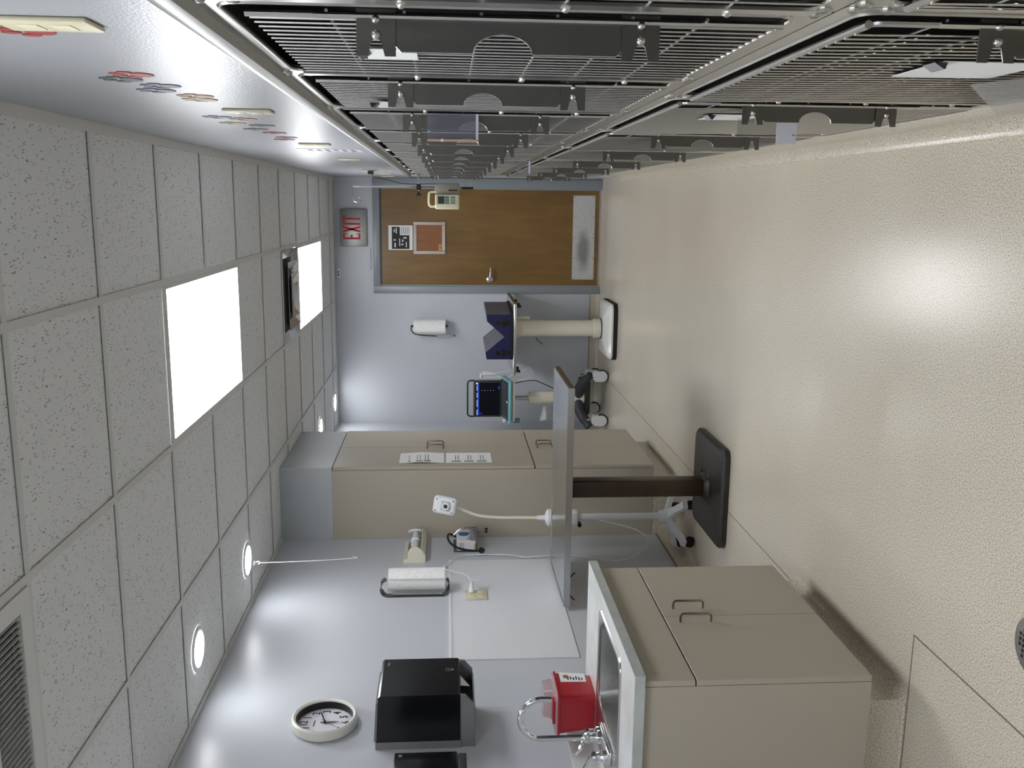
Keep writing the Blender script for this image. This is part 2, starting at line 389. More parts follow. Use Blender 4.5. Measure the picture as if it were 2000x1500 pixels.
def light_panel(i, label):
    x0, x1 = XA - T + .012, XA - .012; y0, y1 = Y0 + T * i + .012, Y0 + T * (i + 2) - .012
    t = thing('light_panel', label, 'ceiling light', ((x0 + x1) / 2, (y0 + y1) / 2, H), 0, 'recessed ceiling light panels')
    b = .014
    MB().ring([(x0, y0, H - .001), (x1, y0, H - .001), (x1, y1, H - .001), (x0, y1, H - .001)], [(x0 + b, y0 + b, H - .001), (x1 - b, y0 + b, H - .001), (x1 - b, y1 - b, H - .001), (x0 + b, y1 - b, H - .001)], (0, 0, .016)).build('frame', TEE, t)
    MB().box((x0 + b, y0 + b, H + .004), (x1 - b, y1 - b, H + .008)).build('diffuser', PANEL, t)
light_panel(3, 'large lit white ceiling panel, the nearer one above the exam table')
light_panel(8, 'smaller-looking lit white ceiling panel beside the square metal air diffuser')
light_panel(-2, 'lit white ceiling panel overhead, just out of the picture')
light_panel(-7, 'lit white ceiling panel at the back of the room, out of the picture')

def downlight(y, label, x=-1.80):
    t = thing('downlight', label, 'downlight', (x, y, H), 0, 'round downlights along the left wall')
    MB().lathe([(.092, .004), (.0925, -.002), (.088, -.004), (.074, -.003), (.072, .003)], (x, y, H), (0, 0, 1), 32, False).build('trim_ring', WHITEP, t)
    MB().lathe([(.072, .001), (.072, -.0015), (.001, -.002)], (x, y, H), (0, 0, 1), 32).build('lens', SPOT, t)
downlight(3.58, 'round lit downlight nearest the wall clock')
downlight(4.535, 'round lit downlight beside the white hook on the ceiling')
downlight(7.36, 'small round lit downlight partly hidden by the bulkhead over the tall cabinet')
downlight(8.33, 'round lit downlight closest to the far wall')
downlight(2.50, 'round lit downlight above the sink, out of the picture')
downlight(1.40, 'round lit downlight over the left wall behind the camera, out of the picture')

# return air grille
x0, x1, y0, y1 = XA - 2 * T + .014, XA - T - .014, Y0 + .014, Y0 + T - .014
t = thing('air_grille', 'white slatted return air grille in the ceiling at the picture corner', 'vent', ((x0 + x1) / 2, (y0 + y1) / 2, H))
b = .05
MB().ring([(x0, y0, H - .004), (x1, y0, H - .004), (x1, y1, H - .004), (x0, y1, H - .004)], [(x0 + b, y0 + b, H - .004), (x1 - b, y0 + b, H - .004), (x1 - b, y1 - b, H - .004), (x0 + b, y1 - b, H - .004)], (0, 0, .012)).build('frame', VANE, t)
MB().box((x0 + b, y0 + b, H + .022), (x1 - b, y1 - b, H + .025)).build('backing', VANED, t)
n = 30; p = (x1 - x0 - 2 * b) / n
sl = MB().obox((x0 + b + p / 2, (y0 + y1) / 2, H + .004), (.0014, y1 - y0 - 2 * b, .0115), Matrix.Rotation(R(-8), 3, 'Y')).build('slat', VANE, t)
for i in range(1, n): copy_part(sl, t, (p * i, 0, 0))
for k in (.33, .67):
    yy = y0 + b + (y1 - y0 - 2 * b) * k; MB().box((x0 + b, yy - .006, H - .003), (x1 - b, yy + .006, H + .002)).build('cross_bar', VANE, t)
# square diffuser
x0, x1, y0, y1 = XA - T + .014, XA - .014, Y0 + 7 * T + .014, Y0 + 8 * T - .014
t = thing('air_diffuser', 'square metal louvred air diffuser set in the ceiling between light panels', 'vent', ((x0 + x1) / 2, (y0 + y1) / 2, H))
MB().box((x0, y0, H + .026), (x1, y1, H + .029)).build('backing', VANED, t)
def rect(i, z): return [(x0 + i, y0 + i, z), (x1 - i, y0 + i, z), (x1 - i, y1 - i, z), (x0 + i, y1 - i, z)]
for k, (i0, i1, za, zb) in enumerate(((0, .055, -.002, .02), (.075, .125, -.022, .008), (.15, .2, -.03, .0))):
    MB().ring(rect(i0, H + za), rect(i1, H + zb), (0, 0, .002)).build('louvre', SATIN, t)
MB().box((x0 + .215, y0 + .215, H - .034), (x1 - .215, y1 - .215, H - .03)).build('centre_plate', SATIN, t)

# bulkhead above tall cabinet
struct(MB().box((XL, 5.516, 2.142), (-1.60, 6.435, H + .03)).build('wall_bulkhead', BULK))

# ------------------------------------------------------------------ door in far wall
dr = struct(MB().box((-.762, D - .012, .028), (.127, D + .03, 2.04)).build('door_1', WOOD))
for a, b in (((-.832, D - .03, 0), (-.764, D, 2.106)), ((.129, D - .03, 0), (.2155, D, 2.106)), ((-.764, D - .03, 2.043), (.129, D, 2.106))):
    MB().rbox(a, b, .004).build('door_frame', FRAMEP, dr)
for a, b in (((-.764, D - .018, 0), (-.752, D - .012, 2.043)), ((.117, D - .018, 0), (.129, D - .012, 2.043)), ((-.752, D - .018, 2.03), (.117, D - .012, 2.043))):
    MB().box(a, b).build('door_stop', DGREYP if a[2] > 1 else FRAMEP, dr)
MB().box((-.764, D - .02, 0), (.129, D + .02, .012)).build('threshold', mat('threshold_tan', (196, 176, 160), .5), dr)
xa, xb, za, zb = -.47, -.176, 1.446, 1.738
for a, b in (((xa, D - .03, za), (xa + .03, D - .012, zb)), ((xb - .03, D - .03, za), (xb, D - .012, zb)), ((xa + .03, D - .03, za), (xb - .03, D - .012, za + .03)), ((xa + .03, D - .03, zb - .03), (xb - .03, D - .012, zb))):
    MB().rbox(a, b, .006).build('window_frame', mat('window_trim', (190, 180, 172), .4), dr)
MB().box((xa + .03, D - .018, za + .03), (xb - .03, D - .012, zb - .03)).build('window_board', PANEW, dr)
bk = MB().rbox((xa + .032, D - .03, za + .032), (xa + .09, D - .018, za + .062), .003).build('wood_block', mat('pine_block', (190, 146, 84), .5), dr)
MB().cyl((xa + .06, D - .0305, za + .047), (xa + .06, D - .029, za + .047), .006).build('hole', GAPM, bk)
kp = MB().box((-.697, D - .0145, .063), (.074, D - .012, .267)).build('kick_plate', KICK, dr)
for i in range(5):
    for z in (.075, .255): MB().dome((-.685 + .7475 * i / 4, D - .0145, z), (0, -1, 0), .0045).build('screw', DGREYP, kp)
hx, hz = -.70, 1.035
hd = MB().lathe([(.03, 0), (.032, .004), (.03, .01), (.022, .014), (.013, .016), (.013, .05)], (hx, D - .012, hz), (0, -1, 0), 24).build('door_handle', SATIN, dr)
MB().tube(smooth([(hx, D - .058, hz), (hx + .03, D - .062, hz), (hx + .075, D - .06, hz - .002), (hx + .11, D - .056, hz - .003)], 4), [.011] * 5 + [.0095] * 4 + [.008] * 4, 10).build('lever', SATIN, hd)

t = thing('door_notice', 'black and white printed notice taped to the wooden door', 'notice', (-.322, D - .0125, 1.855))
MB().box((-.434, D - .0145, 1.746), (-.212, D - .0125, 1.966)).build('sheet', PAPER, t)
MB().box((-.425, D - .0152, 1.775), (-.300, D - .0146, 1.935)).build('print', INK, t)
MB().box((-.300, D - .0152, 1.862), (-.225, D - .0146, 1.935)).build('print', INK, t)
for i in range(5): MB().box((-.29, D - .0152, 1.775 + i * .017), (-.226, D - .0146, 1.781 + i * .017)).build('print', INK2, t)
for (a, b, w_, h_) in ((-.41, 1.90, .04, .012), (-.35, 1.90, .012, .02), (-.40, 1.86, .07, .008), (-.39, 1.83, .012, .02), (-.36, 1.83, .02, .012), (-.41, 1.80, .05, .008), (-.285, 1.89, .05, .01), (-.275, 1.91, .03, .008), (-.33, 1.80, .012, .03)):
    MB().box((a, D - .0156, b), (a + w_, D - .0151, b + h_)).build('print', PAPER, t)

t = thing('exit_sign', 'brushed metal EXIT sign with red letters above the door', 'exit sign', (-.237, D, 2.28))
MB().rbox((-.405, D - .045, 2.16), (-.069, D, 2.40), .006).build('housing', ALU, t)
def letter(polys):
    mb = MB()
    for p in polys: mb.prism([(-.341 + (x + .372) * .768, D - .0465, 2.218 + (z - 2.197) * .867) for x, z in p], (0, .002, 0))
    return mb
z0, z1 = 2.197, 2.377; s = .02
def rr_(a, b, c, d): return [(a, c), (b, c), (b, d), (a, d)]
ex = -.372
letter([rr_(ex, ex + .024, z0, z1), rr_(ex + .024, ex + .07, z0, z0 + .02), rr_(ex + .024, ex + .07, z1 - .02, z1), rr_(ex + .024, ex + .055, 2.277, 2.297), rr_(ex + .06, ex + .07, z0 + .02, z0 + .04), rr_(ex + .06, ex + .07, z1 - .04, z1 - .02)]).build('letter_e', EXITRED, t)
ex = -.292
letter([[(ex, z0), (ex + .024, z0), (ex + .078, z1), (ex + .054, z1)], [(ex + .054, z0), (ex + .078, z0), (ex + .024, z1), (ex, z1)]]).build('letter_x', EXITRED, t)
ex = -.202
letter([rr_(ex, ex + .024, z0, z1)]).build('letter_i', EXITRED, t)
ex = -.166
letter([rr_(ex + .023, ex + .047, z0, z1 - .02), rr_(ex, ex + .07, z1 - .02, z1), rr_(ex, ex + .01, z1 - .04, z1 - .02), rr_(ex + .06, ex + .07, z1 - .04, z1 - .02)]).build('letter_t', EXITRED, t)
t = thing('wall_sensor', 'small white wall sensor with dark ports under the ceiling above the door', 'sensor', (-.65, D, 2.42))
MB().rbox((-.692, D - .03, 2.405), (-.607, D, 2.445), .006).build('body', WHITEP, t)
for x in (-.67, -.645): MB().box((x, D - .0315, 2.418), (x + .014, D - .0295, 2.432)).build('port', BLACKP, t)
t = thing('cable_raceway', 'thin painted conduit running on the wall over the door frame', 'conduit', (-.3, D, 2.13))
MB().rbox((-.62, D - .012, 2.128), (-.42, D, 2.142), .003).build('channel', WALL, t)

# ------------------------------------------------------------------ cages
def plate_poly(z0, z1, xr, xo, zc=None, rc=.0):
    # outline in (x,z): root edge at xr, outer edge at xo, bottom z0 to top z1, chamfered, with an arched finger cut in the outer edge
    ch = .012
    p = [(xr, z0), (xo + ch, z0), (xo, z0 + ch)]
    if zc:
        k = 10
        for i in range(k + 1):
            a = math.pi * i / k; p.append((xo + rc * .62 * math.sin(a), zc - rc * math.cos(a)))
    p += [(xo, z1 - ch), (xo + ch, z1), (xr, z1)]
    return p
def cage(name, label, y0, y1, z0, z1, zp0, zp1, detail, group, xo):
    t = thing(name, label, 'cage', (XF, (y0 + y1) / 2, z0), 0, group)
    w = .003
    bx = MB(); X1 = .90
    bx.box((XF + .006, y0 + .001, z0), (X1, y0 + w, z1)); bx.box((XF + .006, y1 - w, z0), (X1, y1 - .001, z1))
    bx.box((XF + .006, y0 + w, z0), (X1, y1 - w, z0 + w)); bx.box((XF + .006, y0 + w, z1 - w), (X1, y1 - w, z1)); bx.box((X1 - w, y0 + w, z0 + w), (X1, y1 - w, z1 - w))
    bx.build('body', BOX_SHADED, t)
    oa, ob, oc, od = y0 + .026, y1 - .026, z0 + .032, z1 - .03
    inner = rrect(oa, ob, oc, od, .03)
    def clampo(a, b):
        # matching point on the outer rectangle
        ca, cb_ = (oa + ob) / 2, (oc + od) / 2; hw, hh = (y1 - y0) / 2 - .0008, (z1 - z0) / 2 - .0005
        da, db = a - ca, b - cb_; k = min(hw / abs(da) if abs(da) > 1e-9 else 9e9, hh / abs(db) if abs(db) > 1e-9 else 9e9)
        return ((y0 + y1) / 2 + da * k, (z0 + z1) / 2 + db * k)
    ff = MB().ring([(XF, *clampo(a, b)) for a, b in inner], [(XF, a, b) for a, b in inner], (.006, 0, 0)).build('face_frame', STEEL, t)
    lip = MB().tube([(XF, a, b) for a, b in inner], .0028, 6, True).build('rolled_edge', STEEL, t)
    if detail > 0:
        for yy in (y0 + .014, y1 - .014):
            for zz in (z0 + .016, z0 + .055, z1 - .016, z1 - .055): MB().dome((XF, yy, zz), (-1, 0, 0), .0085, .005, 10 if detail > 1 else 6).build('screw', STEEL, ff)
    # door: rod frame, vertical bars, cross rods behind them
    top = z1 > 1.2
    ya, yb, za, zb = (y0 + .05, y1 - .045, z0 + .046, z1 - .064) if top else (y0 + .05, y1 - .045, z0 + .05, z1 - .05)
    xb = XF - .007
    if top:
        dm = MB(); dm.cyl((xb, ya, za - .004), (xb, ya, zb + .004), .0045, n=8); dm.box((xb - .002, yb - .002, za - .01), (xb + .002, yb + .022, zb + .012)); dz = dm.build('door', ROD, t)
    else:
        dz = MB().tube([(xb, a, b) for a, b in rrect(ya, yb, za, zb, .018, 4)], .0045, 8, True).build('door', ROD, t)
        MB().cyl((xb - .002, ya, zb), (xb - .002, yb, zb), .0052, n=10).build('top_tube', ROD, dz)
    n = int(round((yb - ya) / .0285)); st = (yb - ya) / n
    r = .00145; sides = 6 if detail > 1 else 4
    if detail > 0:
        b0 = MB().cyl((xb, ya + st, za - .003), (xb - (0 if top else .009), ya + st, zb + .004), r, n=sides).build('bar', ROD, dz)
        for i in range(2, n): copy_part(b0, dz, (0, st * (i - 1), 0))
    else:
        mb = MB()
        for i in range(1, n): mb.cyl((xb, ya + st * i, za - .003), (xb, ya + st * i, zb + .004), r, n=4, caps=False)
        mb.build('bar_grid', ROD, dz, 'stuff')
    nr = int(round((zb - za) / .088)); sr = (zb - za) / nr
    for i in range(1, nr):
        MB().cyl((xb + .0035, ya - .006, za + sr * i), (xb + .0035, yb + .012, za + sr * i), .0022, n=6).build('cross_rod', ROD, dz)
    if detail > 0:
        for i in range(1, nr, 2): MB().dome((xb - .001, yb + .012, za + sr * i), (-1, 0, 0), .006, .007, 8).build('hinge_knob', ROD, dz)
    # latch assembly on the near stile, standing out from the door
    yp = y0 + .05
    zm0, zm1 = zp0 + .04, zp1 - .04
    MB().prism([(x, yp, z) for x, z in plate_poly(zm0, zm1, XF - .004, xo + .006, (zm0 + zm1) / 2 + .008, .036)], (0, .0022, 0)).build('latch_plate', PLATE, t)
    MB().tube([(x, yp + .001, z) for x, z in plate_poly(zm0, zm1, XF - .004, xo + .006, (zm0 + zm1) / 2 + .008, .036)[1:-1]], .0011, 5).build('plate_edge', ROD, t)
    MB().cyl((XF - .008, yp - .003, zp0 - .05), (XF - .008, yp - .003, zp1 + .05), .0042, n=8).build('latch_rod', ROD, t)
    for zb0 in (zp0, zp1 - .046):
        zc = zb0 + .023; W = .046; xr = XF + .0
        pl = [(xr, zb0), (xo, zb0), (xo, zb0 + .013), (xo + .016, zc - .006), (xo + .023, zc), (xo + .016, zc + .006), (xo, zb0 + W - .013), (xo, zb0 + W), (xr, zb0 + W)]
        bk = MB().prism([(x, yp - .004, z) for x, z in pl], (0, .0025, 0)).build('latch_bracket', PLATE, t)
        for xx, rr in ((xo + .024, .0058), (xo + .041, .0052)): MB().dome((xx, yp - .004, zc), (0, -1, 0), rr, .006, 12 if detail > 1 else 6).build('bolt', ROD, bk)
    return t
ORD = ['nearest', 'second', 'third', 'fourth', 'fifth', 'sixth', 'seventh', 'eighth', 'ninth', 'tenth', 'eleventh', 'twelfth']
UP = [1.112 + .607 * k for k in range(-1, 12)]
for k in range(12):
    lab = 'steel kennel cage door in the top row at the picture edge, mostly cut off' if k == 0 else f'steel kennel cage in the top row, {ORD[k - 1]} full one from the camera'
    cage('upper_cage', lab, UP[k], UP[k + 1], .99, 1.735, 1.184, 1.546, 2 if k <= 2 else (1 if k <= 4 else 0), 'top row of steel kennel cages', .169)
LO = [1.08 + .905 * j for j in range(-1, 8)]; LO = [y for y in LO if y < 7.6] + [7.79]
for j in range(len(LO) - 1):
    lab = 'wide steel kennel cage in the bottom row at the picture edge, mostly cut off' if j == 0 else f'wide steel kennel cage in the bottom row, {ORD[j - 1]} full one from the camera'
    cage('lower_cage', lab, LO[j], LO[j + 1], .236, .989, .46, .803, 2 if j <= 2 else (1 if j <= 3 else 0), 'bottom row of wide steel kennel cages', .172)

# things hanging on the cage doors
def thin(name, label, cat, pts, m, th=.0012, group=None, nrm=(-1, 0, 0)):
    return tag(MB().prism(pts, Vector(nrm) * th).build(name, m), label, cat, group)
t = thing('acrylic_card_box', 'clear acrylic box of brown-edged cards hung on a top-row cage door', 'card holder', (.165, 2.33, 1.37))
MB().box((.150, 2.32, 1.368), (.210, 2.323, 1.486)).build('front_sheet', ACRYL, t)
MB().box((.150, 2.34, 1.368), (.210, 2.343, 1.486)).build('back_sheet', ACRYL, t)
MB().box((.150, 2.32, 1.362), (.210, 2.343, 1.368)).build('bottom', mat('acrylic_edge', (206, 208, 220), .3), t)
MB().box((.146, 2.318, 1.362), (.150, 2.345, 1.486)).build('edge_strip', mat('pinkish_edge', (196, 160, 140), .5), t)
MB().box((.1455, 2.316, 1.447), (.1505, 2.346, 1.453)).build('tape', PAPER, t)
def clip_card(y, z, w, h, label, lab2, big=1.0):
    t = thing('kennel_card', label, 'card', (.205, y, z), 0, 'cards clipped to the cage doors')
    MB().box((.2035, y, z - h / 2), (.2045, y + w, z + h / 2)).build('sheet', PAPER, t)
    c = MB().prism([(.203, y + .005, z + h / 2 - .008), (.192, y - .012, z + h / 2 + .004), (.192, y - .012, z + h / 2 + .007), (.203, y + .005, z + h / 2 + .012)], (0, .035 * big, .0)).build('binder_clip', GREYP, t)
    return t
clip_card(1.335, 1.517, .09, .072, 'white card with a curled edge clipped to the nearest full top-row cage', '')
clip_card(2.02, 1.57, .12, .036, 'small white card with a tan corner clipped to the second top-row cage', '')
clip_card(1.33, .655, .16, .16, 'white card under a silver clip on the nearest full bottom-row cage', '')
clip_card(2.16, .77, .13, .12, 'white card under a silver clip on the second bottom-row cage', '')
t = thing('acrylic_sheet_holder', 'clear sheet with a frosted end standing out from a bottom-row cage', 'card holder', (.175, 2.25, .60))
MB().box((.148, 2.24, .606), (.207, 2.243, .747)).build('sheet', CLEARSH, t)
MB().box((.146, 2.236, .604), (.205, 2.24, .652)).build('frosted_end', mat('frosted', (206, 208, 216), .45), t)
MB().dome((.165, 2.236, .612), (0, -1, 0), .003).build('rivet', ROD, t)
o = thin('clear_sheet_cover', 'large clear plastic sheet hanging at the lower picture edge', 'sheet', [(.196, 1.50, .60), (.190, 1.90, .31), (.190, 1.60, .20), (.196, 1.20, .45)], CLEARSH)
t = thing('acrylic_box', 'small clear acrylic box with pale edge on a far top-row cage', 'card holder', (.19, 4.98, 1.0))
MB().box((.152, 4.96, 1.008), (.215, 4.963, 1.085)).build('sheet', ACRYL, t)
MB().box((.152, 4.955, 1.0), (.215, 4.965, 1.008)).build('edge', mat('pale_edge', (196, 198, 210), .4), t)

# ------------------------------------------------------------------ soffit wall: plates, paw stickers, notice
names = ['nearest', 'second nearest', 'third', 'fourth', 'fifth', 'sixth', 'farthest']
for i, (y, z) in enumerate(((1.255, 1.935), (2.39, 1.922), (3.715, 1.943), (4.97, 1.938), (6.70, 1.97), (7.38, 1.916), (8.16, 1.935))):
    t = thing('wall_plate', f'cream outlet plate above the cages, {names[i]} of the row', 'wall plate', (XR, y, z), 0, 'cream outlet plates above the cages')
    MB().rbox((XR - .007, y - .036, z - .058), (XR, y + .036, z + .058), .004).build('cover', IVORY, t)
    for zz in (-.02, .02): MB().rbox((XR - .0085, y - .017, z + zz - .013), (XR - .006, y + .017, z + zz + .013), .003).build('socket', CREAM, t)
PAWS = [(1.324, 1.988, (190, 58, 52), 'red'), (1.751, 1.99, (172, 70, 66), 'red'), (1.82, 2.031, (74, 84, 82), 'dark grey-green'), (1.912, 1.987, (104, 96, 122), 'purple'), (1.992, 2.019, (96, 92, 116), 'purple'), (2.084, 1.966, (196, 134, 104), 'orange'), (2.156, 1.975, (200, 186, 112), 'yellow'), (2.591, 2.041, (96, 112, 150), 'blue'), (2.641, 1.984, (186, 134, 104), 'orange'), (2.785, 2.043, (196, 182, 112), 'yellow'), (2.861, 1.975, (104, 104, 110), 'grey'), (3.007, 2.023, (100, 102, 110), 'grey'), (3.15, 1.991, (166, 76, 74), 'red'), (3.367, 1.989, (106, 106, 112), 'grey'), (3.481, 2.016, (166, 78, 74), 'red')]
pm = {}
seen = {}
POS = ['nearest', 'second', 'third', 'fourth']
for y, z, c, nm in PAWS:
    k = seen.get(nm, 0); seen[nm] = k + 1
    m = pm.setdefault(nm, mat('sticker_' + nm.replace(' ', '_').replace('-', '_'), tuple(int(.72 * q + 22) for q in c), .5))
    t = thing('paw_sticker', f'{nm} paw print sticker on the wall above the cages, {POS[k]} {nm} one', 'sticker', (XR, y, z), 0, 'paw print stickers above the cages')
    def blob(cy, cz, ry, rz): return MB().prism([(XR, y + cy + ry * math.cos(2 * math.pi * i / 14), z + cz + rz * math.sin(2 * math.pi * i / 14)) for i in range(14)], (-.0018, 0, 0))
    blob(0, -.014, .026, .020).build('pad', m, t)
    for cy, cz in ((-.030, .008), (-.012, .027), (.012, .027), (.030, .008)): blob(cy, cz, .0095, .013).build('toe', m, t)
t = thing('laminated_sign', 'pale laminated sign with dark lettering above the cages', 'sign', (XR, 4.16, 1.93))
MB().box((XR - .002, 4.06, 1.80), (XR, 4.26, 2.07)).build('sheet', mat('sign_grey', (200, 203, 208), .35), t)
for i in range(6): MB().box((XR - .0026, 4.09, 1.83 + i * .036), (XR - .0019, 4.23 - .02 * (i % 3), 1.848 + i * .036)).build('print', INK2, t)

# ------------------------------------------------------------------ near sink cabinet
CX, CY0, CY1, CZ = -1.4064, 2.5226, 3.4013, .1437
t = thing('sink_cabinet', 'taupe base cabinet with two doors under the sink counter', 'cabinet', ((XL + CX) / 2, (CY0 + CY1) / 2, 0))
bd = MB()
bd.box((XL + .002, CY0, CZ), (CX - .021, CY0 + .018, .85)); bd.box((XL + .002, CY1 - .018, CZ), (CX - .021, CY1, .85))
bd.box((XL + .002, CY0 + .018, CZ), (CX - .021, CY1 - .018, CZ + .018)); bd.box((XL + .002, CY0 + .018, CZ + .018), (XL + .014, CY1 - .018, .85))
bd.build('body', TAUPE, t)
MB().rbox((CX - .02, CY0, .6935), (CX, CY1, .846), .0015, 1).build('apron_panel', TAUPE, t)
for a, b, hy in ((CY0, 2.9605, 2.915), (2.9635, CY1, 3.02)):
    d = MB().rbox((CX - .02, a, CZ), (CX, b, .6885), .0015, 1).build('door', TAUPE, t)
    def pull(xf, y, z0, z1, par):
        MB().tube(smooth([(xf, y, z0), (xf + .022, y, z0), (xf + .03, y, z0 + .008)], 4)[:-1] + smooth([(xf + .03, y, z0 + .008), (xf + .03, y, z1 - .008)], 2)[:-1] + smooth([(xf + .03, y, z1 - .008), (xf + .022, y, z1), (xf, y, z1)], 4), .004, 8).build('handle', NICKEL, par)
    pull(CX, hy, .535, .641, d)
pl = [(XL + .002, 0), (XL + .002, CZ), (-1.525, CZ), (-1.525, .05)] + [(-1.525 + .035 - .035 * math.cos(R(a)), .036 - .035 * math.sin(R(a))) for a in range(0, 91, 15)]
MB().prism([(x, CY0 + .06, z) for x, z in pl], (0, 3.52 - CY0 - .06, 0)).build('plinth', FLOOR, t)
CYP = CY0 + .03
kk = [(CYP + .061, 0), (CYP + .061, CZ), (CYP + .05, CZ), (CYP + .05, .04)] + [(CYP + .05 - .03 + .03 * math.cos(R(a)), .031 - .03 * math.sin(R(a))) for a in range(0, 91, 15)]
MB().prism([(XL + .002, y, z) for y, z in kk], (-1.525 - XL - .002, 0, 0)).build('plinth_cove', FLOOR, t)
t = thing('countertop', 'pale grey laminate countertop with backsplash holding the sink', 'countertop', ((XL - 1.378) / 2, 2.95, .851))
sx0, sx1, sy0, sy1 = -1.955, -1.438, 2.70, 3.13
hx0, hx1, hy0, hy1 = sx0 + .02, sx1 - .02, sy0 + .02, sy1 - .02
cx0, cx1, cy0, cy1 = XL + .002, -1.379, 2.503, 3.412
cm = MB()
for a, b in (((cx0, cy0), (hx0, cy1)), ((hx1, cy0), (cx1, cy1)), ((hx0, cy0), (hx1, hy0)), ((hx0, hy1), (hx1, cy1))): cm.box((*a, .882), (*b, .884))
cm.build('top', COUNTER, t)
cm = MB()
for a, b in (((cx0, cy0), (hx0, cy1)), ((hx1, cy0), (cx1, cy1)), ((hx0, cy0), (hx1, hy0)), ((hx0, hy1), (hx1, cy1))): cm.box((*a, .851), (*b, .882))
cm.build('core', COUNTER_E, t)
MB().box((cx0, cy0, .884), (cx0 + .022, cy1, .976)).build('backsplash', COUNTER, t)
t = thing('sink', 'stainless steel drop-in sink in the pale countertop', 'sink', ((sx0 + sx1) / 2, (sy0 + sy1) / 2, .884))
seg = 6
oo = rrect(sx0, sx1, sy0, sy1, .04, seg)
bx0, bx1, by0, by1 = -1.80, sx1 - .03, sy0 + .03, sy1 - .03
rings = [(oo, .8845), (rrect(sx0 + .004, sx1 - .004, sy0 + .004, sy1 - .004, .038, seg), .889), (rrect(bx0 - .012, bx1 + .012, by0 - .012, by1 + .012, .06, seg), .888), (rrect(bx0, bx1, by0, by1, .055, seg), .880), (rrect(bx0 + .012, bx1 - .012, by0 + .012, by1 - .012, .05, seg), .745), (rrect(bx0 + .03, bx1 - .03, by0 + .03, by1 - .03, .04, seg), .728)]
mb = MB(); n = len(oo); vs_ = []; fs_ = []
for pts, z in rings: vs_ += [(a, b, z) for a, b in pts]
for k in range(len(rings) - 1): fs_ += [(k * n + i, k * n + (i + 1) % n, (k + 1) * n + (i + 1) % n, (k + 1) * n + i) for i in range(n)]
fs_.append(tuple((len(rings) - 1) * n + i for i in range(n)))
mb.add(vs_, fs_).build('bowl', SINK_ST, t)
MB().lathe([(.04, 0), (.042, .003), (.03, .002), (.001, .001)], ((bx0 + bx1) / 2, (by0 + by1) / 2, .728), (0, 0, 1), 20).build('strainer', CHROME, t)
t = thing('faucet', 'chrome gooseneck faucet with two lever handles behind the sink', 'faucet', (-1.865, 2.92, .888))
fx, fy = -1.842, 2.93
MB().rbox((fx - .028, fy - .14, .888), (fx + .028, fy + .055, .903), .007, 3).build('deck_plate', CHROME, t)
MB().lathe([(.024, 0), (.024, .012), (.017, .02), (.017, .04), (.02, .044), (.02, .052), (.0135, .06), (.012, .07)], (fx, fy, .903), (0, 0, 1), 20).build('spout_base', CHROME, t)
pts = [(fx, fy, .96), (fx, fy, 1.115)]
cxr = .072
for a in range(0, 196, 12): pts.append((fx + cxr - cxr * math.cos(R(a)), fy + .012 * a / 195, 1.115 + cxr * math.sin(R(a))))
MB().tube(pts, .0105, 12).build('spout', CHROME, t)
e = Vector(pts[-1]); e2 = Vector(pts[-2]); MB().cyl(e, e + (e - e2).normalized() * .02, .012, n=14).build('aerator', CHROME, t)
for yy, sg in ((fy + .035, 1), (fy - .11, -1)):
    h = MB().lathe([(.022, 0), (.022, .012), (.014, .02), (.014, .032), (.018, .038), (.016, .048), (.008, .052)], (fx - .004, yy, .903), (0, 0, 1), 18).build('valve', CHROME, t)
    MB().tube(smooth([(fx - .004, yy, .952), (fx - .03, yy - .008 * sg, .962), (fx - .06, yy - .012 * sg, .972), (fx - .075, yy - .012 * sg, .988)], 4), [.007] * 6 + [.009] * 7, 10).build('lever', CHROME, h)
# sharps container
t = thing('sharps_container', 'red plastic sharps container with clear lid beside the faucet', 'sharps container', (-1.89, 3.24, .885))
a0, a1, b0, b1 = -1.958, -1.815, 3.16, 3.325
rg = [(rrect(a0, a1, b0, b1, .018, 4), .8855), (rrect(a0 - .012, a1 + .010, b0 - .012, b1 + .008, .02, 4), 1.018), (rrect(a0 - .018, a1 + .016, b0 - .018, b1 + .014, .022, 4), 1.02), (rrect(a0 - .018, a1 + .016, b0 - .018, b1 + .014, .022, 4), 1.028)]
def loft(rg):
    vs_, fs_ = [], []; n = len(rg[0][0])
    for pts, z in rg: vs_ += [(a, b, z) for a, b in pts]
    for k in range(len(rg) - 1): fs_ += [(k * n + i, k * n + (i + 1) % n, (k + 1) * n + (i + 1) % n, (k + 1) * n + i) for i in range(n)]
    fs_ += [tuple(range(n - 1, -1, -1)), tuple((len(rg) - 1) * n + i for i in range(n))]
    return MB().add(vs_, fs_)
loft(rg).build('tub', RED, t)
loft([(rrect(a0 - .018, a1 + .016, b0 - .018, b1 + .014, .022, 4), 1.0285), (rrect(a0 - .012, a1 + .01, b0 - .012, b1 + .008, .022, 4), 1.036), (rrect(a0 + .0, a1 - .004, b0 + .07, b1 - .004, .022, 4), 1.038), (rrect(a0 + .006, a1 - .01, b0 + .08, b1 - .01, .022, 4), 1.072)]).build('lid', REDLID, t)
MB().rbox((a0 + .03, b0 - .004, 1.036), (a1 - .02, b0 + .04, 1.046), .004).build('lid_flap', RED, t)
lb = MB().prism([(a1 + .0014, 3.262, .905), (a1 + .0014, 3.322, .905), (a1 + .0098, 3.324, 1.006), (a1 + .0098, 3.25, 1.006)], (.0012, 0, 0)).build('label', PAPER, t)
MB().cyl((a1 + .0095, 3.29, .982), (a1 + .0112, 3.29, .982), .011, n=18).build('symbol', mat('biohazard_orange', (176, 84, 26), .5), lb)
for i in range(6): MB().box((a1 + .0065 - .001 * i, 3.268 + .004 * (i % 2), .972 - .011 * i), (a1 + .0092 - .001 * i, 3.298 - .005 * (i % 3), .977 - .011 * i)).build('print', INK, lb)

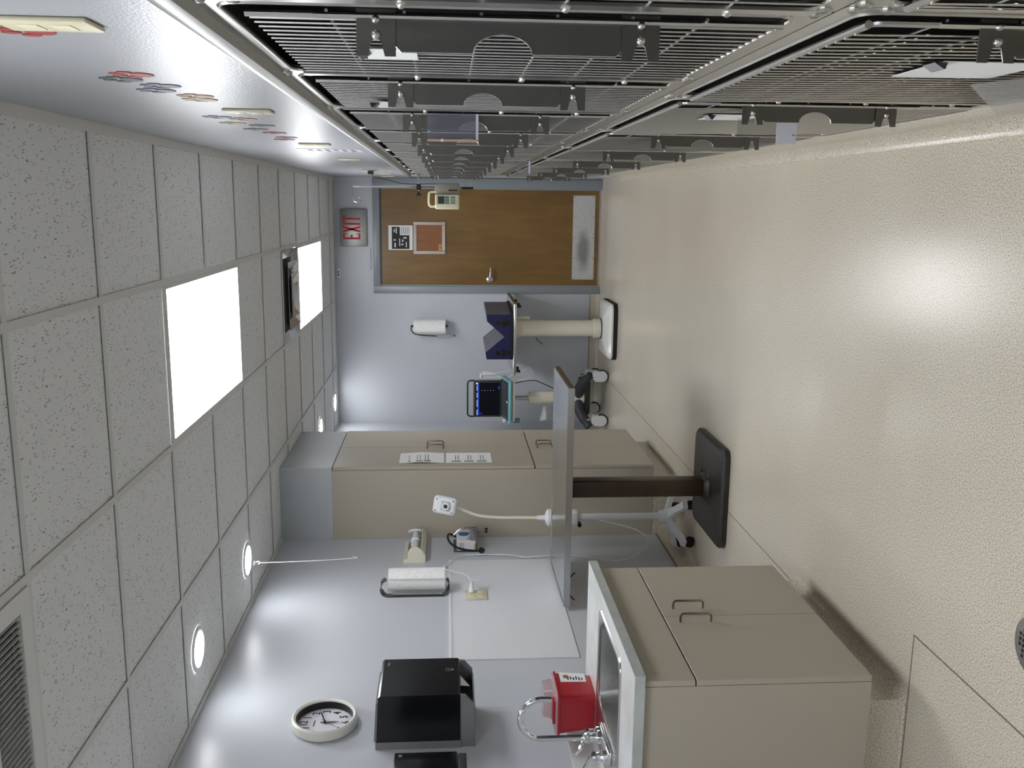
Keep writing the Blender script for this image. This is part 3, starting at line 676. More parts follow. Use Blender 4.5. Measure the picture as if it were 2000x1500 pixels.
# ------------------------------------------------------------------ wall items on the left
t = thing('towel_dispenser', 'large black paper towel dispenser with grey base on the left wall', 'dispenser', (XL, 3.38, 1.31))
y0, y1, xf = 3.235, 3.525, -1.838
pf = [(XL + .03, 1.392), (xf - .006, 1.392), (xf, 1.398), (xf, 1.695), (xf - .007, 1.703), (XL + .03, 1.712)]
MB().prism([(x, y0, z) for x, z in pf], (0, y1 - y0, 0)).build('cover', BLACKGL, t)
MB().box((XL, y0 - .003, 1.388), (XL + .03, y1 - .01, 1.716)).build('back_plate', GREYP, t)
MB().prism([(x, y0 + .004, z) for x, z in ((XL + .03, 1.712), (XL + .03, 1.722), (xf - .03, 1.712), (xf - .03, 1.7035))], (0, y1 - y0 - .05, 0)).build('top_rail', GREYP, t)
pb = [(XL, 1.388), (XL, 1.334), (xf - .045, 1.338), (xf - .006, 1.372), (xf - .004, 1.391), (XL, 1.391)]
MB().prism([(x, y0 + .003, z) for x, z in pb], (0, .012, 0)).build('side_cheek', GREYP, t)
MB().prism([(x, y1 - .015, z) for x, z in pb], (0, .012, 0)).build('side_cheek', GREYP, t)
MB().box((XL, y0 + .015, 1.334), (xf - .06, y1 - .015, 1.340)).build('chute_floor', GREYP, t)
MB().box((XL + .02, y0 + .015, 1.341), (XL + .13, y1 - .015, 1.388)).build('chute', BLACKP, t)
MB().prism([(xf - .03, y0 + .12, 1.389), (xf - .03, y0 + .2, 1.389), (xf - .05, y0 + .15, 1.352)], (.001, 0, 0)).build('paper_tip', PAPER, t)
MB().box((xf - .0005, y1 - .055, 1.672), (xf + .0012, y1 - .03, 1.679)).build('mark', INK2, t)
for i, (dy, dz, w_, h_) in enumerate(((0, .016, .026, .002), (0, .008, .026, .002), (.002, .0, .02, .002), (.006, -.012, .012, .008))): MB().box((xf + .0002, y1 - .11 + dy, 1.428 + dz), (xf + .0018, y1 - .11 + dy + w_, 1.428 + dz + h_)).build('mark', INK2, t)
t = thing('soap_dispenser', 'black soap dispenser at the picture edge below the clock', 'dispenser', (XL, 3.0, 1.37))
MB().rbox((XL + .015, 2.93, 1.405), (-1.955, 3.05, 1.632), .006).build('cover', BLACKGL, t)
MB().box((XL, 2.93, 1.375), (XL + .015, 3.047, 1.65)).build('back_plate', DGREYP, t)
MB().rbox((XL + .015, 2.935, 1.372), (-1.96, 3.045, 1.404), .004).build('base', DGREYP, t)
MB().box((-1.956, 3.02, 1.604), (-1.9542, 3.034, 1.617)).build('mark', INK2, t)

t = thing('wall_clock', 'round white-rimmed wall clock with black numerals', 'clock', (XL, 3.418, 1.93))
cy_, cz_ = 3.418, 1.93
MB().lathe([(.118, 0), (.128, .006), (.131, .025), (.129, .04), (.122, .046), (.114, .042), (.112, .036), (.112, 0)], (XL, cy_, cz_), (1, 0, 0), 48, False).build('rim', mat('clock_rim', (222, 221, 212), .4), t)
MB().lathe([(.1125, .008), (.1125, .037), (.1105, .037), (.1105, .008)], (XL, cy_, cz_), (1, 0, 0), 48, False).build('inner_ring', BLACKP, t)
MB().lathe([(.1115, 0), (.1115, .008), (.001, .0085)], (XL, cy_, cz_), (1, 0, 0), 48).build('dial', mat('clock_dial', (222, 222, 228), .6), t)
for k in range(1, 13):
    a = R(90 - 30 * k)            # clockwise seen from the room: 3 o'clock is towards +Y
    text('numeral', str(k), .045, on_px(XL + .0092, cy_ + .083 * math.cos(a), cz_ + .083 * math.sin(a)), INK, t, .0003, sx=.8, bold=.0006)
mb = MB()
for k in range(60):
    a = R(6 * k); r_ = .0016 if k % 5 == 0 else .0007
    mb.cyl((XL + .0085, cy_ + .106 * math.cos(a), cz_ + .106 * math.sin(a)), (XL + .0094, cy_ + .106 * math.cos(a), cz_ + .106 * math.sin(a)), r_, n=6)
mb.build('minute_marks', INK, t)
def hand(nm, ang, ln, w_, back, x):
    a = R(90 - ang); d = Vector((0, math.cos(a), math.sin(a))); n_ = Vector((0, -math.sin(a), math.cos(a))); o = Vector((XL + x, cy_, cz_))
    MB().prism([o - d * back - n_ * w_, o + d * ln * .6 - n_ * w_ * 1.2, o + d * ln, o + d * ln * .6 + n_ * w_ * 1.2, o - d * back + n_ * w_], (.001, 0, 0)).build(nm, INK, t)
hand('hour_hand', 179, .058, .003, .018, .012); hand('minute_hand', 72, .092, .0025, .018, .0145); hand('second_hand', 222, .075, .0007, .02, .017)
MB().cyl((XL + .008, cy_, cz_), (XL + .019, cy_, cz_), .005, n=12).build('hub', INK, t)
for i in range(9): MB().box((XL + .0085, cy_ - .022 + .005 * i, cz_ + .039), (XL + .0094, cy_ - .0185 + .005 * i, cz_ + (.0465 if i in (0, 5) else .044))).build('maker_mark', INK2, t)

t = thing('wall_panel', 'textured white splash panel screwed to the left wall', 'wall panel', (XL, 4.52, .83))
MB().box((XL, 3.92, .83), (XL + .006, 5.12, 1.43)).build('sheet', FRP, t)
MB().box((XL, 3.92, 1.418), (XL + .009, 5.12, 1.432)).build('edge_trim', WHITEP, t)
t = thing('outlet', 'cream quad wall outlet on the white panel with white plug in it', 'outlet', (XL + .006, 4.62, 1.285))
MB().rbox((XL + .006, 4.562, 1.228), (XL + .013, 4.678, 1.345), .003).build('cover', IVORY, t)
for yy in (4.592, 4.648):
    for zz in (1.265, 1.308): MB().rbox((XL + .0125, yy - .016, zz - .016), (XL + .015, yy + .016, zz + .016), .003).build('socket', CREAM, t)
t = thing('power_cord', 'white power cord plugged into the wall outlet and looping to the light stand', 'cord', (XL, 4.65, 1.3))
MB().lathe([(.016, 0), (.016, .018), (.008, .04), (.004, .06)], (XL + .0155, 4.648, 1.308), (1, .25, .05), 14).build('plug', WHITEP, t)
cord = smooth([(XL + .06, 4.665, 1.312), (XL + .085, 4.70, 1.33), (XL + .06, 4.80, 1.37), (XL + .03, 4.90, 1.42), (XL + .02, 4.98, 1.455), (XL + .015, 5.05, 1.43), (XL + .015, 5.17, 1.36), (XL + .012, 5.19, 1.24), (XL + .012, 5.18, 1.08), (XL + .012, 5.14, .98), (XL + .012, 5.16, .8), (XL + .014, 5.14, .66), (XL + .016, 5.06, .50), (XL + .018, 5.08, .36), (XL + .03, 5.22, .24), (XL + .06, 5.32, .22), (XL + .1, 5.36, .30), (XL + .15, 5.34, .46), (XL + .20, 5.28, .60), (XL + .225, 5.24, .655)], 6)
MB().tube(cord, .0032, 6).build('cable', WHITEP, t)
MB().prism([(XL + .075, 4.655, 1.325), (XL + .07, 4.70, 1.31), (XL + .068, 4.70, 1.265), (XL + .072, 4.665, 1.27)], (.001, 0, 0)).build('cord_tag', PAPER, t)
MB().rbox((XL, 5.005, 1.445), (XL + .014, 5.03, 1.462), .003).build('cord_clip', WHITEP, t)

t = thing('paper_towel_holder', 'white paper towel roll on a dark strap holder on the left wall', 'towel holder', (XL, 4.66, 1.45))
rx, ry = -1.985, 4.70
MB().lathe([(.02, 0), (.058, 0), (.058, .3), (.02, .3)], (rx, ry, 1.452), (0, 0, 1), 32).build('towel_roll', TOWEL, t)
MB().prism(smooth([(rx + .050, ry - .03, 1.452), (rx + .035, ry - .05, 1.452), (rx + .028, ry - .068, 1.452)], 3) + [(rx + .027, ry - .067, 1.452), (rx + .030, ry - .048, 1.452), (rx + .046, ry - .03, 1.452)], (0, 0, .3)).build('loose_sheet', TOWEL, t)
st_ = smooth([(rx, ry, 1.765), (rx - .01, ry - .01, 1.785), (XL + .03, ry - .03, 1.79), (XL + .008, ry - .055, 1.77), (XL + .006, ry - .06, 1.73)], 4)
sb = smooth([(rx, ry, 1.442), (rx - .02, ry - .01, 1.432), (XL + .02, ry - .045, 1.438), (XL + .006, ry - .058, 1.46)], 4)
def strap(path, w_, th):
    mb = MB()
    for i in range(len(path) - 1):
        a, b = Vector(path[i]), Vector(path[i + 1]); d = (b - a).normalized(); s_ = d.cross(Vector((1, 0, 0)) if abs(d.x) < .7 else Vector((0, 0, 1))).normalized(); n_ = d.cross(s_)
        s_ = Vector((.55, .83, 0)); s_ = (s_ - d * s_.dot(d)).normalized(); n_ = d.cross(s_)
        mb.prism([a - s_ * w_ - n_ * th, a + s_ * w_ - n_ * th, a + s_ * w_ + n_ * th, a - s_ * w_ + n_ * th], b - a)
    return mb
DST = mat('dark_strap', (96, 95, 92), .35, 1.0)
strap(st_, .012, .0012).build('top_arm', DST, t); strap(sb, .012, .0012).build('bottom_arm', DST, t)
MB().box((XL, ry - .072, 1.455), (XL + .005, ry - .048, 1.76)).build('wall_strip', DST, t)

t = thing('roll_dispenser', 'cream wall-mounted dispenser with arched end plates and white spools', 'dispenser', (XL, 5.28, 1.57))
def arch(y, th):
    p = [(XL, 1.57), (XL + .045, 1.57), (XL + .075, 1.59)] + [(XL + .055 + .042 * math.cos(R(a)), 1.625 + .042 * math.sin(R(a))) for a in range(-45, 91, 15)] + [(XL, 1.672)]
    return MB().prism([(x, y, z) for x, z in p], (0, th, 0))
arch(5.11, .004).build('end_plate', CREAM2, t)
MB().prism([(XL, 5.11, 1.566), (XL + .05, 5.11, 1.566), (XL + .08, 5.11, 1.588), (XL + .079, 5.11, 1.591), (XL + .049, 5.11, 1.57), (XL, 5.11, 1.57)], (0, .36, 0)).build('bottom_tray', CREAM2, t)
MB().box((XL, 5.11, 1.672), (XL + .022, 5.40, 1.692)).build('back_rail', CREAM2, t)
MB().cyl((XL + .06, 5.47, 1.63), (XL + .05, 5.462, 1.63), .048, n=28).build('end_disc', WHITEP, t)
MB().lathe([(.018, 0), (.018, .1), (.026, .105), (.026, .14), (.018, .145), (.022, .2), (.022, .215), (.012, .25), (.02, .27), (.02, .3)], (XL + .052, 5.455, 1.63), (0, -1, 0), 20).build('spool', WHITEP, t)
MB().lathe([(.0, .0), (.014, .004), (.017, .014), (.012, .024)], (XL + .06, 5.22, 1.63), (0, -1, 0), 14).build('knob', CREAM2, t)

t = thing('glove_box', 'glove box with blue round picture in a clear wall holder', 'box', (XL, 5.37, 1.26))
MB().rbox((XL + .006, 5.27, 1.268), (-1.99, 5.465, 1.382), .002, 1).build('carton', mat('carton_white', (226, 226, 228), .6), t)
MB().cyl((-1.990, 5.385, 1.338), (-1.9892, 5.385, 1.338), .033, n=24).build('picture', mat('picture_blue', (36, 104, 176), .5), t)
for a, b, m_ in (((5.275, 1.268), (5.46, 1.277), EXITRED), ((5.41, 1.30), (5.415, 1.37), INK), ((5.28, 1.30), (5.34, 1.304), INK2), ((5.28, 1.312), (5.325, 1.316), INK2)):
    MB().box((-1.990, a[0], a[1]), (-1.9892, b[0], b[1])).build('print', m_, t)
for z in (1.36, 1.352, 1.34): MB().box((XL + .012, 5.2688, z), (XL + .055, 5.27, z + .003)).build('print', INK2, t)
MB().box((XL + .012, 5.2688, 1.272), (XL + .045, 5.27, 1.279)).build('print', mat('print_yellow', (206, 178, 70), .6), t)
hb = MB(); hb.box((XL, 5.262, 1.258), (XL + .003, 5.474, 1.40)); hb.box((XL, 5.262, 1.258), (-1.984, 5.474, 1.262)); hb.box((-1.987, 5.262, 1.258), (-1.984, 5.474, 1.30))
hb.build('holder', ACRYL, t)
t = thing('stethoscope', 'black stethoscope looped over the glove box on the left wall', 'stethoscope', (XL, 5.3, 1.2))
MB().tube(smooth([(XL + .02, 5.445, 1.37), (XL + .05, 5.43, 1.41), (XL + .07, 5.38, 1.43), (XL + .08, 5.30, 1.435), (XL + .07, 5.235, 1.42), (XL + .05, 5.205, 1.375), (XL + .035, 5.20, 1.31), (XL + .03, 5.205, 1.255)], 6), .0065, 8).build('tubing', RUBBER, t)
MB().tube(smooth([(XL + .05, 5.43, 1.41), (XL + .055, 5.46, 1.38), (XL + .05, 5.48, 1.30), (XL + .045, 5.485, 1.24), (XL + .05, 5.475, 1.205)], 5), .003, 6).build('ear_tube', SATIN, t)
MB().tube(smooth([(XL + .05, 5.42, 1.40), (XL + .09, 5.43, 1.35), (XL + .095, 5.43, 1.28), (XL + .09, 5.44, 1.23), (XL + .075, 5.455, 1.205)], 5), .003, 6).build('ear_tube', SATIN, t)
for p_ in ((XL + .05, 5.475, 1.205), (XL + .075, 5.455, 1.205)): MB().lathe([(.004, 0), (.008, .006), (.007, .014), (.002, .018)], p_, (0, 0, -1), 10).build('ear_tip', RUBBER, t)
MB().lathe([(.009, -.01), (.009, 0), (.02, .003), (.021, .008), (.019, .011)], (XL + .028, 5.205, 1.235), (.6, -.7, 0), 20).build('chest_piece', CHROME, t)
t = thing('ceiling_hook', 'white hook on the ceiling with a long thin hanging wire', 'hook', (-1.86, 4.65, H))
MB().rbox((-1.872, 4.635, H - .012), (-1.848, 4.668, H + .0), .004).build('clip', WHITEP, t)
MB().tube(smooth([(-1.86, 4.65, H - .01), (-1.852, 4.65, H - .028), (-1.86, 4.65, H - .036), (-1.868, 4.65, H - .028)], 5), .003, 8).build('hook', WHITEP, t)
MB().tube(smooth([(-1.86, 4.65, H - .036), (-1.858, 4.655, 2.2), (-1.848, 4.66, 1.935), (-1.842, 4.66, 1.925), (-1.838, 4.66, 1.937)], 6), .0016, 6).build('wire', WHITEP, t)
for i, (x, y) in enumerate(((.09, 3.45), (.10, 5.95), (.075, 8.15))):
    t = thing('grid_hook', ['small clear hook on the ceiling grid near the front, above the cages', 'small clear hook on the ceiling grid midway along the cages', 'small white hook on the ceiling nearest the far wall'][i], 'hook', (x, y, H), 0, 'small hooks clipped to the ceiling grid')
    MB().tube(smooth([(x, y, H), (x, y, H - .012), (x - .012, y, H - .022), (x - .024, y, H - .012)], 5), .0025, 6).build('hook', WHITEP, t)

# ------------------------------------------------------------------ tall cabinet
TX, TY0, TY1 = -1.5976, 5.516, 6.435
t = thing('tall_cabinet', 'tall taupe storage cabinet with upper and lower doors by the far corner', 'cabinet', ((XL + TX) / 2, (TY0 + TY1) / 2, 0))
MB().box((XL + .001, TY0, CZ), (TX - .022, TY1, 2.141)).build('body', TAUPE, t)
MB().prism([(XL + .001, TY0 + .003, 0), (XL + .001, TY0 + .003, CZ), (TX - .09, TY0 + .003, CZ), (TX - .09, TY0 + .003, 0)], (0, TY1 - TY0 - .01, 0)).build('plinth', FLOOR, t)
for z0, z1, hz0, hz1 in ((.897, 2.137, 1.462, 1.567), (CZ, .889, .741, .838)):
    for a, b, hy in ((TY0, 5.974, 5.93), (5.977, TY1, 6.02)):
        d = MB().rbox((TX - .02, a, z0), (TX, b, z1), .0015, 1).build('door', TAUPE, t)
        pull(TX, hy, hz0, hz1, d)
for i, (z0, z1) in enumerate(((1.457, 1.736), (1.158, 1.445))):
    t = thing('door_sheet', ['upper printed white sheet taped to the tall cabinet door', 'lower printed white sheet taped to the tall cabinet door'][i], 'paper', (TX, 5.7, z0), 0, 'printed sheets on the tall cabinet')
    k = 8; mb = MB()
    for j in range(k):
        za, zb = z0 + (z1 - z0) * j / k, z0 + (z1 - z0) * (j + 1) / k
        fa, fb = (.002 + .006 * (1 - i) * math.sin(math.pi * j / k) ** 2, .002 + .006 * (1 - i) * math.sin(math.pi * (j + 1) / k) ** 2)
        mb.add([(TX + fa, 5.59, za), (TX + fa, 5.82, za), (TX + fb, 5.82, zb), (TX + fb, 5.59, zb), (TX + fa - .001, 5.59, za), (TX + fa - .001, 5.82, za), (TX + fb - .001, 5.82, zb), (TX + fb - .001, 5.59, zb)], [(0, 1, 2, 3), (7, 6, 5, 4), (0, 4, 5, 1), (3, 2, 6, 7), (1, 5, 6, 2), (0, 3, 7, 4)])
    mb.build('sheet', PAPER, t)
    for j in range(3):
        zz = z1 - (.05 + .05 * j if i == 0 else .05 + .08 * j); f = .0092 if i == 0 else .0032
        f = .0025 + (.006 * math.sin(math.pi * (zz - z0) / (z1 - z0)) ** 2 if i == 0 else 0)
        MB().box((TX + f, 5.61, zz - .045), (TX + f + .0008, 5.632, zz - (.005 if i == 0 else -.015))).build('print', INK2, t)
        for q in range(2): MB().box((TX + f, 5.65, zz - .012 - .018 * q), (TX + f + .0008, 5.76, zz - .008 - .018 * q)).build('print', INK2, t)

# ------------------------------------------------------------------ exam table 1
t = thing('exam_table', 'stainless steel exam table on a dark brown column against the left wall', 'exam table', (-1.49, 4.72, 0), R(1.5))
X0, X1, ya, yb, zt = -2.035, -.89, 4.42, 5.03, .845
MB().ring([(X0, ya, zt - .034), (X1, ya, zt - .034), (X1, yb, zt - .034), (X0, yb, zt - .034)], [(X0 + .012, ya + .012, zt - .034), (X1 - .012, ya + .012, zt - .034), (X1 - .012, yb - .012, zt - .034), (X0 + .012, yb - .012, zt - .034)], (0, 0, .034)).build('rim', TABLE_ST, t, local=False)
MB().box((X0 + .012, ya + .012, zt - .02), (X1 - .012, yb - .012, zt - .003)).build('top', TABLE_ST, t)
MB().box((X0 + .012, ya + .012, zt - .034), (X1 - .012, yb - .012, zt - .0205)).build('core', mat('table_underside', (60, 52, 42), .7), t)
MB().rbox((X1 - .001, ya, zt - .032), (X1 + .003, yb, zt - .004), .001, 1).build('edge_band', EDGEBR, t)
MB().rbox((-1.49 - .046, 4.72 - .046, .05), (-1.49 + .046, 4.72 + .046, zt - .034), .01, 3).build('column', BRONZE, t)
MB().rbox((-1.49 - .15, 4.72 - .12, zt - .05), (-1.49 + .15, 4.72 + .12, zt - .034), .004).build('mounting_plate', BASEBLK, t)
oo = [(rrect(-1.755, -1.225, 4.45, 4.99, .05, 5), .002), (rrect(-1.757, -1.223, 4.448, 4.992, .05, 5), .012), (rrect(-1.757, -1.223, 4.448, 4.992, .05, 5), .028), (rrect(-1.745, -1.235, 4.46, 4.98, .05, 5), .04), (rrect(-1.60, -1.38, 4.61, 4.83, .05, 5), .048)]
loft(oo).build('base', BASEBLK, t)
MB().lathe([(.085, .045), (.075, .058), (.062, .07)], (-1.49, 4.72, 0), (0, 0, 1), 24).build('collar', BASEBLK, t)
for a in (45, 135, 225, 315): MB().dome((-1.49 + .1 * math.cos(R(a)), 4.72 + .1 * math.sin(R(a)), .046), (0, 0, 1), .014, .012).build('bolt', BASEBLK, t)
for yy in (4.47,):
    for x, s_ in ((-1.895, 1), (-1.995, -1)): MB().tube(smooth([(x, yy, zt - .034), (x + .004 * s_, yy, zt - .045), (x + .02 * s_, yy - .002, zt - .056), (x + .022 * s_, yy - .002, zt - .066)], 4), .0035, 6).build('tie_hook', RUBBER, t)

# ------------------------------------------------------------------ exam light on rolling stand
LX, LY = -1.826, 5.20
t = thing('exam_light', 'white gooseneck exam light on a rolling five-leg stand behind the exam table', 'exam light', (LX, LY, 0))
hub = MB().lathe([(.044, .085), (.05, .10), (.042, .13), (.034, .175), (.03, .18)], (LX, LY, 0), (0, 0, 1), 20).build('hub', WHITEP, t)
for k in range(5):
    a = R(20 + 72 * k); d = Vector((math.cos(a), math.sin(a), 0)); n_ = Vector((-math.sin(a), math.cos(a), 0)); o = Vector((LX, LY, 0))
    prof = [(.0, .135, .034), (.06, .132, .028), (.12, .108, .024), (.165, .085, .027), (.205, .078, .026)]
    mb = MB(); vs_ = []; fs_ = []
    for dd_, z, w_ in prof: vs_ += [o + d * dd_ - n_ * w_ + Vector((0, 0, z - .028)), o + d * dd_ + n_ * w_ + Vector((0, 0, z - .028)), o + d * dd_ + n_ * w_ * .8 + Vector((0, 0, z)), o + d * dd_ - n_ * w_ * .8 + Vector((0, 0, z))]
    for i in range(4): fs_ += [(4 * i + j, 4 * i + (j + 1) % 4, 4 * i + 4 + (j + 1) % 4, 4 * i + 4 + j) for j in range(4)]
    fs_ += [(3, 2, 1, 0), (16, 17, 18, 19)]
    lg = mb.add(vs_, fs_).build('leg', WHITEP, t)
    c = o + d * .19 + Vector((0, 0, .026))
    cs = MB(); cs.cyl(c - n_ * .02, c - n_ * .004, .026, n=18); cs.cyl(c + n_ * .004, c + n_ * .02, .026, n=18); cs.cyl(c + Vector((0, 0, .01)), c + Vector((0, 0, .045)), .008, n=8)
    cs.build('caster', RUBBER, lg)
MB().cyl((LX, LY, .15), (LX, LY, .665), .021, n=20).build('pole', WHITEP, t)
MB().rbox((LX - .042, LY - .035, .665), (LX + .042, LY + .035, .80), .012, 3).build('power_box', WHITEP, t)
MB().lathe([(.03, .80), (.05, .815), (.05, .845), (.034, .856), (.016, .862), (.014, .89), (.011, .91)], (LX, LY, 0), (0, 0, 1), 24).build('neck_base', WHITEP, t)
MB().cyl((LX - .045, LY - .02, .655), (LX - .045, LY + .02, .655), .012, n=14).build('clamp_knob', RUBBER, t)
gn = smooth([(LX, LY, .90), (LX + .002, LY, 1.02), (LX + .006, LY - .002, 1.15), (LX + .022, LY - .006, 1.26), (LX + .058, LY - .012, 1.345), (LX + .085, LY - .018, 1.40)], 6)
MB().tube(gn, .0085, 10).build('gooseneck', CREAM2, t)
Mh = frame((LX + .094, LY - .03, 1.45), (.97, .14, -.16), (.13, .2, .96))
hd = MB().rbox((-.052, -.068, -.03), (.052, .068, .03), .02, 4, Mh).build('lamp_head', WHITEP, t)
for a, b in ((-.034, -.048), (.034, -.048), (-.034, .05), (.034, .05)): MB().cyl(Mh @ Vector((a, b, .029)), Mh @ Vector((a, b, .032)), .004, n=10).build('screw', DGREYP, hd)
MB().rbox((-.03, -.035, .028), (.03, .02, .031), .004, 1, Mh).build('face_plate', mat('light_grey_face', (186, 190, 198), .4), hd)
MB().lathe([(.022, 0), (.024, .012), (.018, .018), (.013, .016), (.012, .01)], Mh @ Vector((0, -.01, .03)), Mh.to_3x3() @ Vector((0, 0, 1)), 22).build('lens_bezel', WHITEP, hd)
MB().dome(Mh @ Vector((0, -.01, .038)), Mh.to_3x3() @ Vector((0, 0, 1)), .012, .006, 16).build('lens', mat('lens_glass', (40, 40, 46), .08), hd)

# ------------------------------------------------------------------ second exam table with trough
t = thing('rear_exam_table', 'second exam table with cream column and white base near the far wall', 'exam table', (-1.07, 7.93, 0))
x0, x1, ya, yb, zt = -1.44, -.825, 7.70, 8.60, .876
MB().rbox((x0, ya, zt - .026), (x1, yb, zt), .008, 3).build('top', TABLE_ST, t)
MB().rbox((x1 - .001, ya + .01, zt - .026), (x1 + .004, yb, zt - .004), .001, 1).build('edge_band', EDGEBR, t)
for x in (x1 - .03, x0 + .03):
    rl = MB().rbox((x - .006, ya + .03, zt - .045), (x + .006, yb - .1, zt - .027), .002, 1).build('side_rail', EDGEBR, t)
    for yy in (ya + .05, ya + .2, ya + .5): MB().rbox((x - .012, yy, zt - .065), (x + .012, yy + .025, zt - .03), .003, 1).build('clamp', RUBBER, rl)
MB().cyl((-1.062, 7.93, .15), (-1.062, 7.93, .80), .07, n=32).build('column', CREAM2, t)
MB().lathe([(.071, .795), (.078, .80), (.078, .848), (.06, .85)], (-1.062, 7.93, 0), (0, 0, 1), 32).build('top_collar', CREAM2, t)
MB().lathe([(.084, .105), (.084, .165), (.078, .168), (.07, .168)], (-1.062, 7.93, 0), (0, 0, 1), 32).build('bottom_collar', CREAM2, t)
MB().lathe([(.09, .098), (.09, .105)], (-1.062, 7.93, 0), (0, 0, 1), 32).build('gasket', RUBBER, t)
loft([(rrect(-1.30, -.83, 7.66, 8.22, .06, 6), .036), (rrect(-1.30, -.83, 7.66, 8.22, .06, 6), .05), (rrect(-1.285, -.845, 7.68, 8.20, .06, 6), .07), (rrect(-1.16, -.965, 7.84, 8.03, .07, 6), .098)]).build('base', WENAMEL, t)
loft([(rrect(-1.305, -.825, 7.655, 8.225, .06, 6), .001), (rrect(-1.305, -.825, 7.655, 8.225, .06, 6), .036)]).build('base_bumper', RUBBER, t)
MB().tube([(-1.145, 7.93, .66), (-1.16, 7.93, .66), (-1.185, 7.92, .625), (-1.20, 7.915, .605)], .009, 8).build('lock_lever', GREYP, t)
MB().rbox((-.985, 7.92, .72), (-.96, 7.95, .85), .004, 1).build('bracket', CREAM2, t)

t = thing('trough_pad', 'navy and grey vinyl V-shaped positioning pad on the rear exam table', 'positioning pad', (-1.114, 7.75, .8765), R(-5))
prof = [(-.196, .022), (-.196, .222), (-.137, .232), (.0, .072), (.135, .222), (.19, .226), (.19, .022)]
MB().prism([(x, 0, z) for x, z in prof], (0, .018, 0)).build('front_panel', NAVY, t, local=True)
MB().prism([(x, .018, z) for x, z in prof], (0, .56, 0)).build('cushion', GVINYL, t, local=True)
MB().rbox((-.2, .0, .0), (.2, .59, .021), .006, 2).build('base_board', RUBBER, t, local=True)
for x in (-.14, .12):
    MB().rbox((x - .035, -.008, .07), (x + .035, .0, .10), .003, 1).build('strap_buckle', BLACKP, t, local=True)
    MB().rbox((x - .015, -.004, .02), (x + .015, .0, .15), .002, 1).build('strap', BLACKP, t, local=True)

# ------------------------------------------------------------------ ultrasound
UX, UY = -1.725, 8.15
t = thing('ultrasound_machine', 'laptop-style ultrasound machine with teal body on a white rolling cart', 'ultrasound', (UX, UY, 0))
sx0, sx1, sz0, sz1 = -1.908, -1.57, .94, 1.197
bz = MB().rbox((sx0, UY + .03, sz0), (sx1, UY + .055, sz1), .006, 2).build('screen_housing', DGREYP, t)
hp = rrect(sx0 + .004, sx1 - .004, sz1 - .03, 1.25, .03, 5)
MB().tube([(a, UY + .042, b) for a, b in hp if b > sz1 - .005 or True], .0075, 8, True).build('carry_handle', BLACKP, t)
MB().box((sx0 + .016, UY + .0285, sz0 + .022), (sx1 - .02, UY + .0305, sz1 - .018)).build('display', SCREEN, bz)
MB().box((sx0 + .018, UY + .0279, sz1 - .05), (sx1 - .022, UY + .0286, sz1 - .034)).build('menu_bar', SCRBLUE, bz)
for a, b in ((0, .05), (.075, .14), (.16, .205), (.225, .27)): MB().box((sx0 + .02 + a, UY + .0276, sz1 - .034), (sx0 + .02 + b, UY + .0286, sz1 - .03)).build('menu_text', SCRWHT, bz)
MB().box((sx1 - .035, UY + .0276, sz1 - .038), (sx1 - .022, UY + .0286, sz1 - .024)).build('icon', SCRWHT, bz)
MB().box((sx1 - .08, UY + .0279, sz0 + .024), (sx1 - .055, UY + .0286, sz0 + .034)).build('button', SCRBLUE, bz)
for i in range(5): MB().box((sx1 - .094, UY + .0279, sz0 + .075 + .026 * i), (sx1 - .09, UY + .0286, sz0 + .078 + .026 * i)).build('scale_mark', SCRWHT, bz)
for i in range(4): MB().box((sx0 + .022, UY + .0279, sz1 - .06 - .006 * i), (sx0 + .045 - .004 * (i % 2), UY + .0286, sz1 - .058 - .006 * i)).build('readout', SCRBLUE, bz)
dk = [(UY + .055, .935), (UY + .03, .945), (UY - .22, .895), (UY - .235, .88), (UY - .225, .865), (UY + .055, .905)]
MB().prism([(sx0 + .002, y, z) for y, z in dk], (.375, 0, 0)).build('body', TEAL, t)
nv = Vector((0, .05, .25)).normalized()
kb = MB().prism([(sx0 + .016, UY + .02, .9435), (sx0 + .355, UY + .02, .9435), (sx0 + .36, UY - .20, .8995), (sx0 + .016, UY - .20, .8995)], (0, -.0004, .003)).build('control_panel', DGREYP, t)
for i in range(4):
    for j in range(9): MB().rbox((sx0 + .03 + .035 * j, UY - .04 - .035 * i - .01, .9365 - .007 * i), (sx0 + .05 + .035 * j, UY - .04 - .035 * i + .01, .9395 - .007 * i), .001, 1).build('key', GREYP, kb)
MB().dome((UX, UY - .185, .905), (0, 0, 1), .012, .008).build('trackball', WHITEP, kb)
MB().rbox((sx0 + .01, UY - .21, .838), (sx1 + .03, UY + .06, .862), .008, 2).build('tray', CREAM2, t)
MB().cyl((UX, UY, .70), (UX, UY, .84), .02, n=18).build('lift_rod', SATIN, t)
MB().lathe([(.056, .2), (.056, .68), (.05, .70), (.03, .702)], (UX, UY, 0), (0, 0, 1), 28).build('column', CREAM2, t)
bas = MB()
for sg in (-1, 1):
    bas.tube(smooth([(UX, UY, .25), (UX + .1 * sg, UY - .05, .245), (UX + .2 * sg, UY - .12, .19), (UX + .235 * sg, UY - .15, .165)], 5), [.05] * 5 + [.045] * 5 + [.035] * 6, 12)
bas.build('base', DGREYP, t)
MB().rbox((UX - .16, UY - .02, .14), (UX + .16, UY + .2, .23), .02, 2).build('base_block', DGREYP, t)
